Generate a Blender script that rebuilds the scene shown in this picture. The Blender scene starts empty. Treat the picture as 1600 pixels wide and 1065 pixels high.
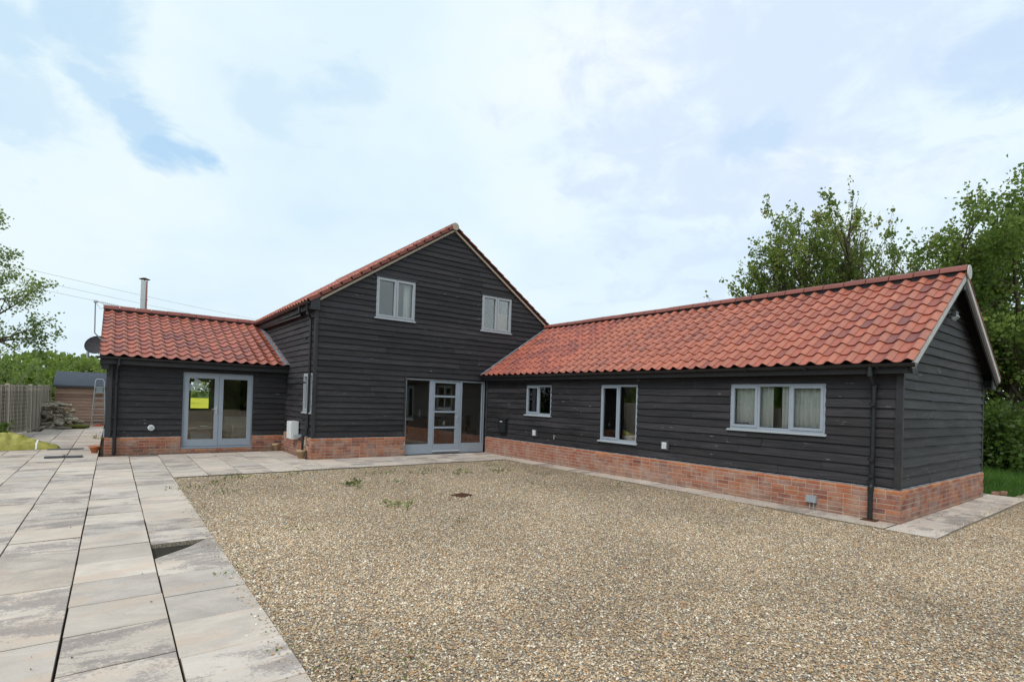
import bpy, math, random
import numpy as np
from mathutils import Matrix, Vector, noise
random.seed(7); rng = np.random.default_rng(7)
R = math.radians
sc = bpy.context.scene
C = sc.collection

# ------------------------------------------------------------------ camera
CAM = Vector((-9.1244, -13.3080, 1.6249))
cam = bpy.data.cameras.new('camera'); camo = bpy.data.objects.new('camera', cam); C.objects.link(camo)
_rt, _up, _fw = (0.79671139, -0.6035863, 0.03057034), (-0.02885865, 0.01253042, 0.99950496), (0.60367056, 0.7971992, 0.00743556)
camo.matrix_world = Matrix(((_rt[0], _up[0], -_fw[0], CAM.x), (_rt[1], _up[1], -_fw[1], CAM.y), (_rt[2], _up[2], -_fw[2], CAM.z), (0, 0, 0, 1)))
cam.sensor_width = 36; cam.lens = 824.46 / 1600 * 36
cam.shift_x = 0.0007; cam.shift_y = 0.0536
cam.clip_start = .05; cam.clip_end = 2000
sc.camera = camo

# ------------------------------------------------------------------ view, world, sun
sc.view_settings.view_transform = 'Standard'; sc.view_settings.look = 'None'
sc.view_settings.exposure = 0.31; sc.view_settings.gamma = 1; sc.view_settings.use_curve_mapping = False
sc.cycles.max_bounces = 8; sc.cycles.transparent_max_bounces = 12; sc.cycles.diffuse_bounces = 6
SUN_EL, SUN_AZ = R(48), R(248)          # azimuth clockwise from +Y
world = bpy.data.worlds.new('World'); sc.world = world; world.use_nodes = True
def build_world():
    nt = world.node_tree; N = nt.nodes; L = nt.links; N.clear()
    out = N.new('ShaderNodeOutputWorld'); bg = N.new('ShaderNodeBackground'); bg.inputs[1].default_value = .1
    L.new(bg.outputs[0], out.inputs[0])
    sky = N.new('ShaderNodeTexSky'); sky.sky_type = 'NISHITA'; sky.sun_disc = False
    sky.sun_elevation = SUN_EL; sky.sun_rotation = SUN_AZ
    tc = N.new('ShaderNodeTexCoord')
    def mth(op, a, b=None, c=None, clamp=False):
        n = N.new('ShaderNodeMath'); n.operation = op; n.use_clamp = clamp
        for i, x in enumerate((a, b, c)):
            if x is None: continue
            if isinstance(x, (int, float)): n.inputs[i].default_value = x
            else: L.new(x, n.inputs[i])
        return n.outputs[0]
    sep = N.new('ShaderNodeSeparateXYZ'); L.new(tc.outputs['Generated'], sep.inputs[0])
    zz = mth('ADD', mth('MAXIMUM', sep.outputs[2], 0.0), .32)
    cmb = N.new('ShaderNodeCombineXYZ')
    L.new(mth('DIVIDE', sep.outputs[0], zz), cmb.inputs[0]); L.new(mth('DIVIDE', sep.outputs[1], zz), cmb.inputs[1])
    def nz(scale, det, rough, off, dist=0.0):
        mp = N.new('ShaderNodeMapping'); mp.inputs['Location'].default_value = off; mp.inputs['Scale'].default_value = (scale, scale, scale)
        L.new(cmb.outputs[0], mp.inputs[0])
        n = N.new('ShaderNodeTexNoise'); n.inputs['Scale'].default_value = 1; n.inputs['Detail'].default_value = det; n.inputs['Roughness'].default_value = rough
        n.inputs['Distortion'].default_value = dist
        L.new(mp.outputs[0], n.inputs['Vector']); return n.outputs[0]
    def ramp(f, stops):
        r = N.new('ShaderNodeValToRGB'); L.new(f, r.inputs[0]); e = r.color_ramp.elements
        e[0].position, e[0].color = stops[0][0], (*stops[0][1], 1); e[1].position, e[1].color = stops[-1][0], (*stops[-1][1], 1)
        for p, c in stops[1:-1]: x = e.new(p); x.color = (*c, 1)
        r.color_ramp.interpolation = 'EASE'; return r.outputs[0]
    def mix(f, a, b):
        m = N.new('ShaderNodeMix'); m.data_type = 'RGBA'
        for s, x in ((0, f), (6, a), (7, b)):
            if isinstance(x, tuple): m.inputs[s].default_value = (*x, 1)
            elif isinstance(x, (int, float)): m.inputs[s].default_value = x
            else: L.new(x, m.inputs[s])
        return m.outputs[2]
    n1 = nz(1.1, 4, .45, (3.1, 1.7, 0), .1)
    n2 = nz(3.1, 5, .5, (8.3, 2.2, 0), .1)
    # cloud deck tone: bright whites into pale lavender greys
    f = mth('ADD', mth('MULTIPLY', n1, .72), mth('MULTIPLY', n2, .28))
    cloud = ramp(f, [(.34, (7.3, 7.95, 8.15)), (.45, (6.7, 7.75, 8.15)), (.55, (6.15, 7.4, 8.1)), (.68, (5.6, 6.95, 8.0))])
    # gaps in the deck where blue shows: some from noise, the long streak and the wisps as seen from the yard
    gap = None
    wn = nz(6.5, 5, .6, (1.2, 5.5, 0), .4)
    def seg(a, b, w, s):
        # distance from the view direction to the great-circle chord a-b
        A = Vector(a).normalized(); B = Vector(b).normalized(); AB = B - A
        sub = N.new('ShaderNodeVectorMath'); sub.operation = 'SUBTRACT'; L.new(tc.outputs['Generated'], sub.inputs[0]); sub.inputs[1].default_value = A
        dt = N.new('ShaderNodeVectorMath'); dt.operation = 'DOT_PRODUCT'; L.new(sub.outputs[0], dt.inputs[0]); dt.inputs[1].default_value = AB / max(AB.length_squared, 1e-6)
        t = mth('MULTIPLY', dt.outputs['Value'], 1.0, clamp=True)
        sc_ = N.new('ShaderNodeVectorMath'); sc_.operation = 'SCALE'; sc_.inputs[0].default_value = AB; L.new(t, sc_.inputs['Scale'])
        s2 = N.new('ShaderNodeVectorMath'); s2.operation = 'SUBTRACT'; L.new(sub.outputs[0], s2.inputs[0]); L.new(sc_.outputs[0], s2.inputs[1])
        ln = N.new('ShaderNodeVectorMath'); ln.operation = 'LENGTH'; L.new(s2.outputs[0], ln.inputs[0])
        d = mth('ADD', ln.outputs['Value'], mth('MULTIPLY', mth('SUBTRACT', wn, .5), w * 3.0))
        v = mth('SUBTRACT', 1.0, mth('DIVIDE', d, w)); v = mth('MAXIMUM', v, 0.0)
        v = mth('MINIMUM', mth('MULTIPLY', v, 1.25), 1.0); v = mth('MULTIPLY', mth('MULTIPLY', v, v), mth('SUBTRACT', 3.0, mth('MULTIPLY', v, 2.0)))
        return mth('MULTIPLY', v, s)
    def dirp(u, v):
        a, b = (u - 799) / 824.46, (v - 618.3) / 824.46
        return tuple(_fw[i] + _rt[i] * a - _up[i] * b for i in range(3))
    parts = [seg(dirp(125, 112), dirp(155, 135), .055, .5), seg(dirp(155, 135), dirp(215, 185), .045, .35), seg(dirp(205, 178), dirp(258, 225), .038, .6), seg(dirp(252, 226), dirp(335, 252), .032, .75),
             seg(dirp(95, 2), dirp(110, 16), .08, .5), seg(dirp(40, 40), dirp(10, 42), .06, .4), seg(dirp(60, 150), dirp(45, 170), .08, .35),
             seg(dirp(430, 160), dirp(490, 150), .07, .25), seg(dirp(490, 150), dirp(560, 146), .05, .3), seg(dirp(1160, 220), dirp(1200, 214), .05, .3), seg(dirp(1550, 120), dirp(1580, 90), .08, .25)]
    g = parts[0]
    for p in parts[1:]: g = mth('MAXIMUM', g, p)
    gn = mth('MULTIPLY', mth('MAXIMUM', mth('SUBTRACT', nz(1.5, 5, .55, (20.3, 7.9, 0), .4), .60), 0.0), .8, clamp=True)
    g = mth('MAXIMUM', g, gn)
    # the broad grey-lavender belly of cloud high on the right
    lav = seg(dirp(1150, 170), dirp(1280, 40), .36, .75)
    cloud = mix(lav, cloud, (5.45, 6.45, 8.1))
    hz = mth('SUBTRACT', 1.0, mth('MULTIPLY', sep.outputs[2], 3.2), clamp=True)
    cloud = mix(mth('MULTIPLY', hz, .45), cloud, (6.7, 7.7, 8.15))
    blue = mix(.2, (2.9, 5.4, 8.2), sky.outputs[0])
    col = mix(mth('MULTIPLY', g, .9), cloud, blue)
    L.new(col, bg.inputs[0])
build_world()
sun = bpy.data.lights.new('sun', 'SUN'); sun.energy = 1.5; sun.angle = R(22); sun.color = (1, .96, .9)
suno = bpy.data.objects.new('sun', sun); C.objects.link(suno)
_sd = Vector((math.sin(SUN_AZ) * math.cos(SUN_EL), math.cos(SUN_AZ) * math.cos(SUN_EL), math.sin(SUN_EL)))
suno.rotation_euler = _sd.to_track_quat('Z', 'Y').to_euler()

# ------------------------------------------------------------------ materials
def mat(name, build):
    m = bpy.data.materials.new(name); m.use_nodes = True
    nt = m.node_tree; nt.nodes.clear()
    out = nt.nodes.new('ShaderNodeOutputMaterial')
    G = NodeKit(nt); s = build(G); nt.links.new(s, out.inputs[0]); return m
class NodeKit:
    def __init__(s, nt): s.nt = nt; s._tc = None
    def n(s, t): return s.nt.nodes.new('ShaderNode' + t)
    def put(s, sock, x):
        if x is None: return
        if isinstance(x, (int, float)): sock.default_value = x
        elif isinstance(x, tuple): sock.default_value = (*x, 1) if (len(x) == 3 and sock.type == 'RGBA') else x
        else: s.nt.links.new(x, sock)
    def co(s, kind='Object'):
        if kind == 'World':
            return s.n('NewGeometry').outputs['Position']
        return s.n('TexCoord').outputs[kind]
    def rnd(s): return s.n('ObjectInfo').outputs['Random']
    def mapping(s, v, scale=(1, 1, 1), loc=(0, 0, 0), rot=(0, 0, 0)):
        m = s.n('Mapping'); s.put(m.inputs[0], v); m.inputs['Scale'].default_value = scale
        m.inputs['Rotation'].default_value = rot
        s.put(m.inputs['Location'], loc); return m.outputs[0]
    def offr(s, v, k=37.0):
        a = s.n('VectorMath'); a.operation = 'ADD'; s.put(a.inputs[0], v)
        c = s.n('CombineXYZ'); s.put(c.inputs[0], s.m('MULTIPLY', s.rnd(), k)); s.put(c.inputs[1], s.m('MULTIPLY', s.rnd(), k * 1.7)); s.put(c.inputs[2], s.m('MULTIPLY', s.rnd(), k * .6))
        s.put(a.inputs[1], c.outputs[0]); return a.outputs[0]
    def noise(s, v, scale, det=3, rough=.55, dist=0.0):
        n = s.n('TexNoise'); s.put(n.inputs['Vector'], v); n.inputs['Scale'].default_value = scale
        n.inputs['Detail'].default_value = det; n.inputs['Roughness'].default_value = rough; n.inputs['Distortion'].default_value = dist
        return n.outputs[0]
    def voro(s, v, scale, feat='F1', out='Distance'):
        n = s.n('TexVoronoi'); n.feature = feat; s.put(n.inputs['Vector'], v); n.inputs['Scale'].default_value = scale
        return n.outputs[out]
    def m(s, op, a, b=None, c=None, clamp=False):
        n = s.n('Math'); n.operation = op; n.use_clamp = clamp
        for i, x in enumerate((a, b, c)): s.put(n.inputs[i], x)
        return n.outputs[0]
    def rng(s, f, a, b, c=0.0, d=1.0):
        n = s.n('MapRange'); s.put(n.inputs[0], f)
        for i, x in enumerate((a, b, c, d)): n.inputs[i + 1].default_value = x
        return n.outputs[0]
    def ramp(s, f, stops, interp='LINEAR'):
        r = s.n('ValToRGB'); s.put(r.inputs[0], f); e = r.color_ramp.elements
        r.color_ramp.interpolation = interp
        e[0].position, e[0].color = stops[0][0], (*stops[0][1], 1); e[1].position, e[1].color = stops[-1][0], (*stops[-1][1], 1)
        for p, c in stops[1:-1]: x = e.new(p); x.color = (*c, 1)
        return r.outputs[0]
    def mix(s, f, a, b, mode='MIX'):
        m = s.n('Mix'); m.data_type = 'RGBA'; m.blend_type = mode
        s.put(m.inputs[0], f); s.put(m.inputs[6], a); s.put(m.inputs[7], b); return m.outputs[2]
    def scale_rgb(s, col, f):
        v = s.n('VectorMath'); v.operation = 'SCALE'; s.put(v.inputs[0], col); s.put(v.inputs['Scale'], f); return v.outputs[0]
    def bump(s, h, strength=.5, dist=.01):
        b = s.n('Bump'); b.inputs['Strength'].default_value = strength; b.inputs['Distance'].default_value = dist
        s.put(b.inputs['Height'], h); return b.outputs[0]
    def bsdf(s, col, rough=.7, spec=.5, metal=0.0, normal=None, **k):
        p = s.n('BsdfPrincipled'); s.put(p.inputs['Base Color'], col); s.put(p.inputs['Roughness'], rough)
        p.inputs['Specular IOR Level'].default_value = spec; p.inputs['Metallic'].default_value = metal
        s.put(p.inputs['Normal'], normal)
        for a, b in k.items(): s.put(p.inputs[a.replace('_', ' ')], b)
        return p.outputs[0]
M = {}
def board_mat(dark, light, scuff=.0, rough=.55, spec=.5):
    def f(g):
        o = g.offr(g.co()); grain = g.noise(g.mapping(o, (2.2, 40, 40)), 1.0, 5, .65, .6)
        broad = g.noise(g.mapping(o, (.8, 3, 5)), 1.0, 3, .6)
        t = g.m('ADD', g.m('MULTIPLY', grain, .5), g.m('MULTIPLY', broad, .5))
        c = g.mix(g.rng(t, .36, .66), dark, light)
        c = g.scale_rgb(c, g.rng(g.rnd(), 0, 1, .70, 1.38))
        br_ = g.noise(g.mapping(o, (.5, 2, 2)), 1.3, 4, .7)
        c = g.mix(g.m('MULTIPLY', g.rng(br_, .55, .75), .45), c, (.062, .048, .040))
        c = g.scale_rgb(c, g.rng(g.noise(g.mapping(o, (1.2, 90, 90)), 1.0, 3, .6), .35, .65, .7, 1.25))
        if scuff:
            sp = g.noise(g.mapping(o, (7, 60, 60)), 1.0, 2, .5)
            sp2 = g.noise(g.mapping(o, (1.6, 9, 9)), 1.0, 2, .5)
            k = g.m('MULTIPLY', g.rng(sp, .66, .74), g.rng(sp2, .56, .66))
            c = g.mix(g.m('MULTIPLY', k, scuff), c, (.34, .31, .28))
        h = g.m('ADD', grain, g.m('MULTIPLY', g.noise(g.mapping(o, (6, 160, 160)), 1.0, 2), .5))
        return g.bsdf(c, g.rng(broad, .3, .7, rough - .08, rough + .15), spec, normal=g.bump(h, .6, .008))
    return f
M['board'] = mat('black_stained_timber', board_mat((.009, .0087, .0105), (.043, .039, .045), 1.0, .62, .4))
M['trim'] = mat('black_timber_trim', board_mat((.014, .015, .018), (.034, .034, .04), .35))
M['black_plastic'] = mat('black_plastic', lambda g: g.bsdf(g.mix(g.noise(g.co(), 6), (.012, .013, .015), (.022, .024, .028)), .38, .5))
M['joinery'] = mat('blue_grey_painted_joinery', lambda g: g.bsdf(g.mix(g.noise(g.mapping(g.co(), (3, 3, 3)), 3, 4), (.27, .31, .375), (.34, .385, .445)), .42, .5))
M['joinery_pale'] = mat('pale_grey_painted_joinery', lambda g: g.bsdf(g.mix(g.noise(g.mapping(g.co(), (3, 3, 3)), 3, 4), (.33, .365, .40), (.41, .44, .47)), .42, .5))
def glass(g):
    t = g.n('BsdfTransparent'); t.inputs[0].default_value = (.97, .98, .97, 1)
    gl = g.n('BsdfGlossy'); gl.inputs['Roughness'].default_value = .0; gl.inputs[0].default_value = (1, 1, 1, 1)
    g.put(gl.inputs['Normal'], g.bump(g.noise(g.co(), 1.3, 1), .06, .02))
    fr = g.n('Fresnel'); fr.inputs[0].default_value = 1.52
    mx = g.n('MixShader'); g.put(mx.inputs[0], g.m('MULTIPLY', fr.outputs[0], 1.9, clamp=True)); g.put(mx.inputs[1], t.outputs[0]); g.put(mx.inputs[2], gl.outputs[0])
    return mx.outputs[0]
M['glass'] = mat('double_glazing', glass)
TW_ = .258
def tile_mat(g):
    o = g.offr(g.co()); r = g.rnd()
    base = g.ramp(r, [(0, (.48, .138, .082)), (.35, (.42, .116, .072)), (.64, (.36, .100, .067)), (.84, (.30, .086, .064)), (.95, (.22, .070, .063)), (1, (.44, .132, .084))])
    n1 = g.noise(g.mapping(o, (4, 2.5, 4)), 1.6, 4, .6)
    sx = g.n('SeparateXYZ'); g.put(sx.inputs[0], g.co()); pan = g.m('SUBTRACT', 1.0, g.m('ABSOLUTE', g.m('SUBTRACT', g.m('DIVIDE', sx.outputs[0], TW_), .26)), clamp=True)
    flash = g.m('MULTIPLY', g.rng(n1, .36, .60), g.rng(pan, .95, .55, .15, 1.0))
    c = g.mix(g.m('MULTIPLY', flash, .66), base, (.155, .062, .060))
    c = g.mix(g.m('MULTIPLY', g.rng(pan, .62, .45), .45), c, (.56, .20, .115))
    c = g.mix(g.m('MULTIPLY', g.rng(g.m('ABSOLUTE', g.m('SUBTRACT', sx.outputs[0], .004)), .009, .003), .75), c, (.05, .025, .022))  # dark line along the tile's side edge, painted in for the joint's crease shade
    n2 = g.noise(o, 26, 3, .6)
    c = g.mix(g.m('MULTIPLY', g.rng(n2, .58, .72), .18), c, (.55, .42, .34))
    c = g.mix(g.m('MULTIPLY', g.rng(g.noise(o, 70, 2), .35, .65), .25), c, g.scale_rgb(c, .72))
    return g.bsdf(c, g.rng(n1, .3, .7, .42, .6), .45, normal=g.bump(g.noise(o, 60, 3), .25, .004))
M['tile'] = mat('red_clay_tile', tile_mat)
M['ridge'] = mat('red_clay_ridge', lambda g: g.bsdf(g.scale_rgb(g.mix(g.noise(g.offr(g.co()), 5, 4), (.17, .048, .038), (.27, .075, .052)), g.rng(g.rnd(), 0, 1, .85, 1.1)), .5, .45, normal=g.bump(g.noise(g.co(), 50, 3), .2, .004)))
def brick_mat(g):
    o = g.offr(g.co()); r = g.rnd()
    base = g.ramp(r, [(0, (.38, .135, .078)), (.2, (.44, .165, .085)), (.4, (.34, .115, .07)), (.6, (.25, .088, .065)), (.76, (.36, .15, .10)), (.88, (.19, .075, .065)), (1, (.50, .19, .085))])
    c = g.mix(g.m('MULTIPLY', g.rng(g.noise(o, 18, 4, .65), .40, .7), .55), base, g.scale_rgb(base, .6))
    bloom = g.noise(g.co('World'), 3.2, 5, .65)
    c = g.mix(g.m('MULTIPLY', g.rng(bloom, .42, .68), .68), c, (.42, .33, .285))
    w = g.n('SeparateXYZ'); g.put(w.inputs[0], g.co('World'))
    dirt = g.m('MULTIPLY', g.rng(w.outputs[2], .16, 0.0), g.rng(g.noise(g.co('World'), 5, 4, .6), .3, .6))
    c = g.mix(g.m('MULTIPLY', dirt, .6), c, (.20, .15, .115))
    return g.bsdf(c, .82, .3, normal=g.bump(g.noise(o, 45, 4, .7), .6, .006))
M['brick'] = mat('red_orange_brick', brick_mat)
M['brick_cap'] = mat('orange_bullnose_brick', lambda g: g.bsdf(g.mix(g.m('MULTIPLY', g.rng(g.noise(g.co('World'), 5, 4), .5, .7), .6), g.ramp(g.rnd(), [(0, (.45, .15, .065)), (.5, (.34, .10, .055)), (1, (.55, .20, .075))]), (.45, .36, .29)), .7, .35, normal=g.bump(g.noise(g.co('World'), 45, 4), .5, .005)))
M['mortar'] = mat('lime_mortar', lambda g: g.bsdf(g.mix(g.noise(g.co('World'), 6, 5), (.36, .285, .225), (.50, .42, .34)), .95, .15, normal=g.bump(g.noise(g.co('World'), 120, 3), .6, .004)))
M['lead'] = mat('grey_lead_flashing', lambda g: g.bsdf(g.mix(g.rng(g.noise(g.mapping(g.co('World'), (3, 3, 3)), 3, 5, .7), .35, .65), (.15, .17, .21), (.40, .44, .50)), .5, .5, .3, g.bump(g.noise(g.co('World'), 22, 3), .5, .01)))
M['verge'] = mat('pale_mortar_verge', lambda g: g.bsdf(g.mix(g.noise(g.co('World'), 7, 5), (.46, .45, .44), (.62, .61, .60)), .9, .2, normal=g.bump(g.noise(g.co('World'), 60, 3), .5, .005)))
M['bargeboard'] = mat('tan_bargeboard', lambda g: g.bsdf(g.mix(g.noise(g.mapping(g.co('World'), (2, 2, 9)), 3, 5), (.34, .275, .205), (.48, .41, .33)), .85, .2, normal=g.bump(g.noise(g.co('World'), 50, 3), .4, .004)))
def slab_mat(g):
    w = g.co('World'); o = g.offr(w, 53.0)
    tint = g.ramp(g.rnd(), [(0, (.63, .555, .485)), (.3, (.66, .585, .51)), (.5, (.56, .505, .455)), (.75, (.64, .55, .465)), (1, (.60, .54, .485))])
    flow = g.noise(g.mapping(o, (1.8, 3.0, 1)), 1.3, 5, .62, 1.1)
    c = g.mix(g.rng(flow, .35, .7), tint, g.scale_rgb(tint, .80))
    pink = g.noise(g.mapping(o, (1.2, 2.6, 1)), 1.6, 3, .5, .6)
    c = g.mix(g.m('MULTIPLY', g.rng(pink, .50, .68), .55), c, (.60, .46, .355))
    st = g.noise(g.mapping(o, (1.4, 2.4, 1)), 1.25, 5, .66, .4); fine = g.noise(w, 42, 5, .8)
    amt = g.rng(g.m('FRACT', g.m('MULTIPLY', g.rnd(), 7.31)), .25, .75, .12, 1.0)
    k = g.m('MULTIPLY', g.rng(g.m('ADD', st, g.m('MULTIPLY', g.m('SUBTRACT', fine, .5), .62)), .485, .535), amt)
    c = g.mix(g.m('MULTIPLY', k, .8), c, g.mix(g.rng(fine, .40, .62), (.215, .180, .170), (.36, .32, .30)))
    c = g.mix(g.m('MULTIPLY', g.rng(g.noise(w, 1.1, 3), .5, .8), .25), c, (.33, .32, .30))
    c = g.mix(g.m('MULTIPLY', g.rng(g.noise(w, 95, 2), .66, .72), .35), c, (.20, .19, .18))
    h = g.m('ADD', flow, g.m('MULTIPLY', fine, .22))
    c = g.mix(1.0, g.scale_rgb(c, g.rng(g.m('FRACT', g.m('MULTIPLY', g.rnd(), 13.7)), 0, 1, .86, 1.06)), (1.015, .99, .985), 'MULTIPLY')
    return g.bsdf(c, .78, .25, normal=g.bump(h, .55, .022))
M['slab'] = mat('riven_stone_slab', slab_mat)
M['slab_edge'] = mat('aggregate_slab_edge', lambda g: g.bsdf(g.mix(g.rng(g.voro(g.co('World'), 90), .2, .5), (.42, .37, .30), (.16, .13, .10)), .9, .2))
M['joint_soil'] = mat('dark_joint_soil', lambda g: g.bsdf(g.mix(g.noise(g.co('World'), 20, 4), (.020, .018, .015), (.06, .052, .042)), .95, .1))
PEB = [(0, (.48, .39, .275)), (.15, (.33, .245, .165)), (.27, (.42, .30, .18)), (.37, (.58, .51, .41)), (.48, (.26, .205, .155)), (.57, (.44, .38, .30)), (.67, (.24, .235, .235)), (.76, (.45, .28, .145)), (.84, (.74, .70, .63)), (.91, (.14, .115, .10)), (.955, (.36, .20, .12))]
def gravel_mat(g):
    w = g.co('World'); big = g.noise(w, .35, 4, .6)
    v = g.n('TexVoronoi'); g.put(v.inputs['Vector'], w); v.inputs['Scale'].default_value = 74
    vs = g.n('SeparateXYZ'); g.put(vs.inputs[0], v.outputs['Color'])
    c = g.ramp(vs.outputs[0], PEB, 'CONSTANT')
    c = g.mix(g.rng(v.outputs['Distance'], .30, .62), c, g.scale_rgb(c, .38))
    v2 = g.n('TexVoronoi'); g.put(v2.inputs['Vector'], w); v2.inputs['Scale'].default_value = 17
    vs2 = g.n('SeparateXYZ'); g.put(vs2.inputs[0], v2.outputs['Color'])
    c = g.scale_rgb(c, g.rng(vs2.outputs[1], 0, 1, .78, 1.2))
    c = g.mix(1.0, g.scale_rgb(c, g.rng(big, .32, .68, .80, 1.18)), (1.15, 1.08, .99), 'MULTIPLY')
    c = g.mix(g.m('MULTIPLY', g.rng(g.noise(w, .9, 5, .7), .5, .75), .35), c, (.20, .16, .11))
    wy = g.n('SeparateXYZ'); g.put(wy.inputs[0], w)
    ms = g.m('MULTIPLY', g.rng(wy.outputs[1], -6.5, -2.0), g.rng(g.noise(w, 1.6, 5, .75), .42, .62))
    c = g.mix(g.m('MULTIPLY', ms, .38), c, (.14, .125, .06))
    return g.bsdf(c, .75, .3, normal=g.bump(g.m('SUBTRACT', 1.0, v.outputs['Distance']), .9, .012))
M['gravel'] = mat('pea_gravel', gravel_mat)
def pebble_mat(g):
    a = g.n('Attribute'); a.attribute_name = 'tone'
    c = g.ramp(a.outputs['Fac'], PEB, 'CONSTANT')
    c = g.mix(1.0, g.scale_rgb(c, g.rng(g.noise(g.co('World'), .35, 4, .6), .32, .68, .82, 1.22)), (1.15, 1.08, .99), 'MULTIPLY')
    return g.bsdf(c, .62, .35)
M['pebble'] = mat('loose_pebble', pebble_mat)
def leaf_mat(cols, trans=.5):
    def f(g):
        a = g.n('Attribute'); a.attribute_name = 'tone'
        c = g.ramp(a.outputs['Fac'], cols)
        p = g.bsdf(c, .5, .35)
        t = g.n('BsdfTranslucent'); g.put(t.inputs[0], g.mix(.4, c, (.28, .42, .05)))
        mx = g.n('MixShader'); mx.inputs[0].default_value = trans; g.put(mx.inputs[1], p); g.put(mx.inputs[2], t.outputs[0]); return mx.outputs[0]
    return f
M['leaf'] = mat('fresh_green_leaf', leaf_mat([(0, (.055, .090, .024)), (.35, (.12, .185, .042)), (.7, (.21, .29, .065)), (1, (.34, .41, .11))]))
M['leaf_dark'] = mat('dark_green_leaf', leaf_mat([(0, (.07, .10, .025)), (.5, (.18, .24, .055)), (.8, (.30, .36, .09)), (1, (.32, .24, .12))], .42))
M['leaf_deep'] = mat('deep_green_leaf', leaf_mat([(0, (.030, .055, .014)), (.5, (.065, .115, .024)), (.85, (.12, .19, .035)), (1, (.20, .27, .05))], .4))
M['leaf_pale'] = mat('pale_green_leaf', leaf_mat([(0, (.12, .17, .06)), (.5, (.24, .31, .11)), (1, (.38, .45, .18))]))
M['leaf_far'] = mat('distant_spring_leaf', leaf_mat([(0, (.075, .115, .03)), (.4, (.15, .205, .055)), (.8, (.24, .29, .08)), (1, (.34, .37, .12))]))
M['bark'] = mat('grey_brown_bark', lambda g: g.bsdf(g.mix(g.noise(g.mapping(g.co('World'), (9, 9, 2)), 2, 5), (.05, .038, .028), (.16, .13, .10)), .9, .2, normal=g.bump(g.noise(g.mapping(g.co('World'), (14, 14, 3)), 3, 4), .7, .02)))
M['bark_pale'] = mat('pale_birch_bark', lambda g: g.bsdf(g.mix(g.rng(g.noise(g.mapping(g.co('World'), (4, 4, 14)), 2, 4), .45, .6), (.46, .44, .38), (.16, .13, .10)), .8, .2))
M['grass_ground'] = mat('lawn_ground', lambda g: g.bsdf(g.mix(g.noise(g.co('World'), 3, 6, .7), (.025, .055, .012), (.06, .10, .02)), .95, .1, normal=g.bump(g.noise(g.co('World'), 30, 4), 1, .05)))
M['grass'] = mat('grass_blade', leaf_mat([(0, (.035, .085, .012)), (.5, (.06, .14, .018)), (.9, (.10, .19, .03)), (1, (.24, .24, .10))], .3))
M['rape'] = mat('rapeseed_flowers', lambda g: g.bsdf(g.mix(g.rng(g.noise(g.co('World'), 2.0, 6, .7), .35, .65), (.36, .38, .03), (.66, .60, .04)), .9, .1, normal=g.bump(g.noise(g.co('World'), 8, 4), 1, .1)))
M['plaster'] = mat('interior_plaster', lambda g: g.bsdf(g.mix(g.noise(g.co('World'), .8, 3), (.66, .61, .54), (.74, .69, .62)), .9, .2))
M['plaster_dim'] = mat('brown_interior_plaster', lambda g: g.bsdf(g.mix(g.noise(g.co('World'), .8, 3), (.40, .35, .30), (.48, .43, .37)), .9, .2))
M['floor_in'] = mat('interior_floor', lambda g: g.bsdf(g.mix(g.noise(g.mapping(g.co('World'), (2, 12, 1)), 1, 4), (.16, .10, .06), (.26, .18, .11)), .5, .4))
M['white_fabric'] = mat('white_curtain_fabric', lambda g: g.bsdf(g.mix(g.noise(g.mapping(g.co('World'), (9, 9, 1)), 2, 3), (.86, .86, .84), (.92, .92, .90)), .95, .1))
M['cream_fabric'] = mat('cream_upholstery', lambda g: g.bsdf(g.mix(g.noise(g.co(), 12, 3), (.78, .75, .69), (.86, .84, .79)), .9, .1))
M['white_paint'] = mat('white_plastic', lambda g: g.bsdf(g.mix(g.noise(g.co('World'), 5, 3), (.66, .68, .69), (.78, .79, .80)), .45, .4))
M['grey_paint'] = mat('grey_plastic', lambda g: g.bsdf(g.mix(g.noise(g.co('World'), 9, 3), (.26, .29, .32), (.34, .37, .40)), .5, .4))
M['dark_grey'] = mat('dark_grey_plastic', lambda g: g.bsdf(g.mix(g.noise(g.co('World'), 9, 3), (.05, .052, .056), (.085, .088, .095)), .55, .4))
M['steel'] = mat('stainless_steel', lambda g: g.bsdf(g.mix(g.noise(g.mapping(g.co(), (20, 20, 2)), 3, 3), (.45, .44, .42), (.62, .61, .60)), .25, .5, 1.0))
M['alu'] = mat('aluminium', lambda g: g.bsdf(g.mix(g.noise(g.co(), 9, 3), (.55, .56, .58), (.70, .71, .72)), .35, .5, .6))
M['terracotta'] = mat('terracotta', lambda g: g.bsdf(g.mix(g.noise(g.co('World'), 22, 4), (.40, .14, .06), (.56, .24, .12)), .85, .2))
M['sand_pot'] = mat('weathered_sandy_clay', lambda g: g.bsdf(g.mix(g.noise(g.co('World'), 22, 4), (.36, .26, .17), (.50, .36, .22)), .9, .2))
M['wood_brown'] = mat('brown_timber', lambda g: g.bsdf(g.mix(g.noise(g.mapping(g.co(), (2, 16, 16)), 2, 4), (.16, .075, .035), (.28, .15, .075)), .6, .3))
M['wood_orange'] = mat('orange_pine', lambda g: g.bsdf(g.mix(g.noise(g.mapping(g.co(), (10, 10, 2)), 2, 4), (.55, .27, .06), (.72, .40, .11)), .5, .3))
def weathered(a, b):
    return lambda g: g.bsdf(g.scale_rgb(g.mix(g.noise(g.mapping(g.offr(g.co()), (3, 22, 22)), 1.5, 5, .65), a, b), g.rng(g.rnd(), 0, 1, .68, 1.32)), .9, .15, normal=g.bump(g.noise(g.mapping(g.offr(g.co()), (4, 50, 50)), 1.5, 4), .5, .004))
M['fence'] = mat('weathered_fence_timber', weathered((.28, .24, .20), (.52, .46, .38)))
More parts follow.
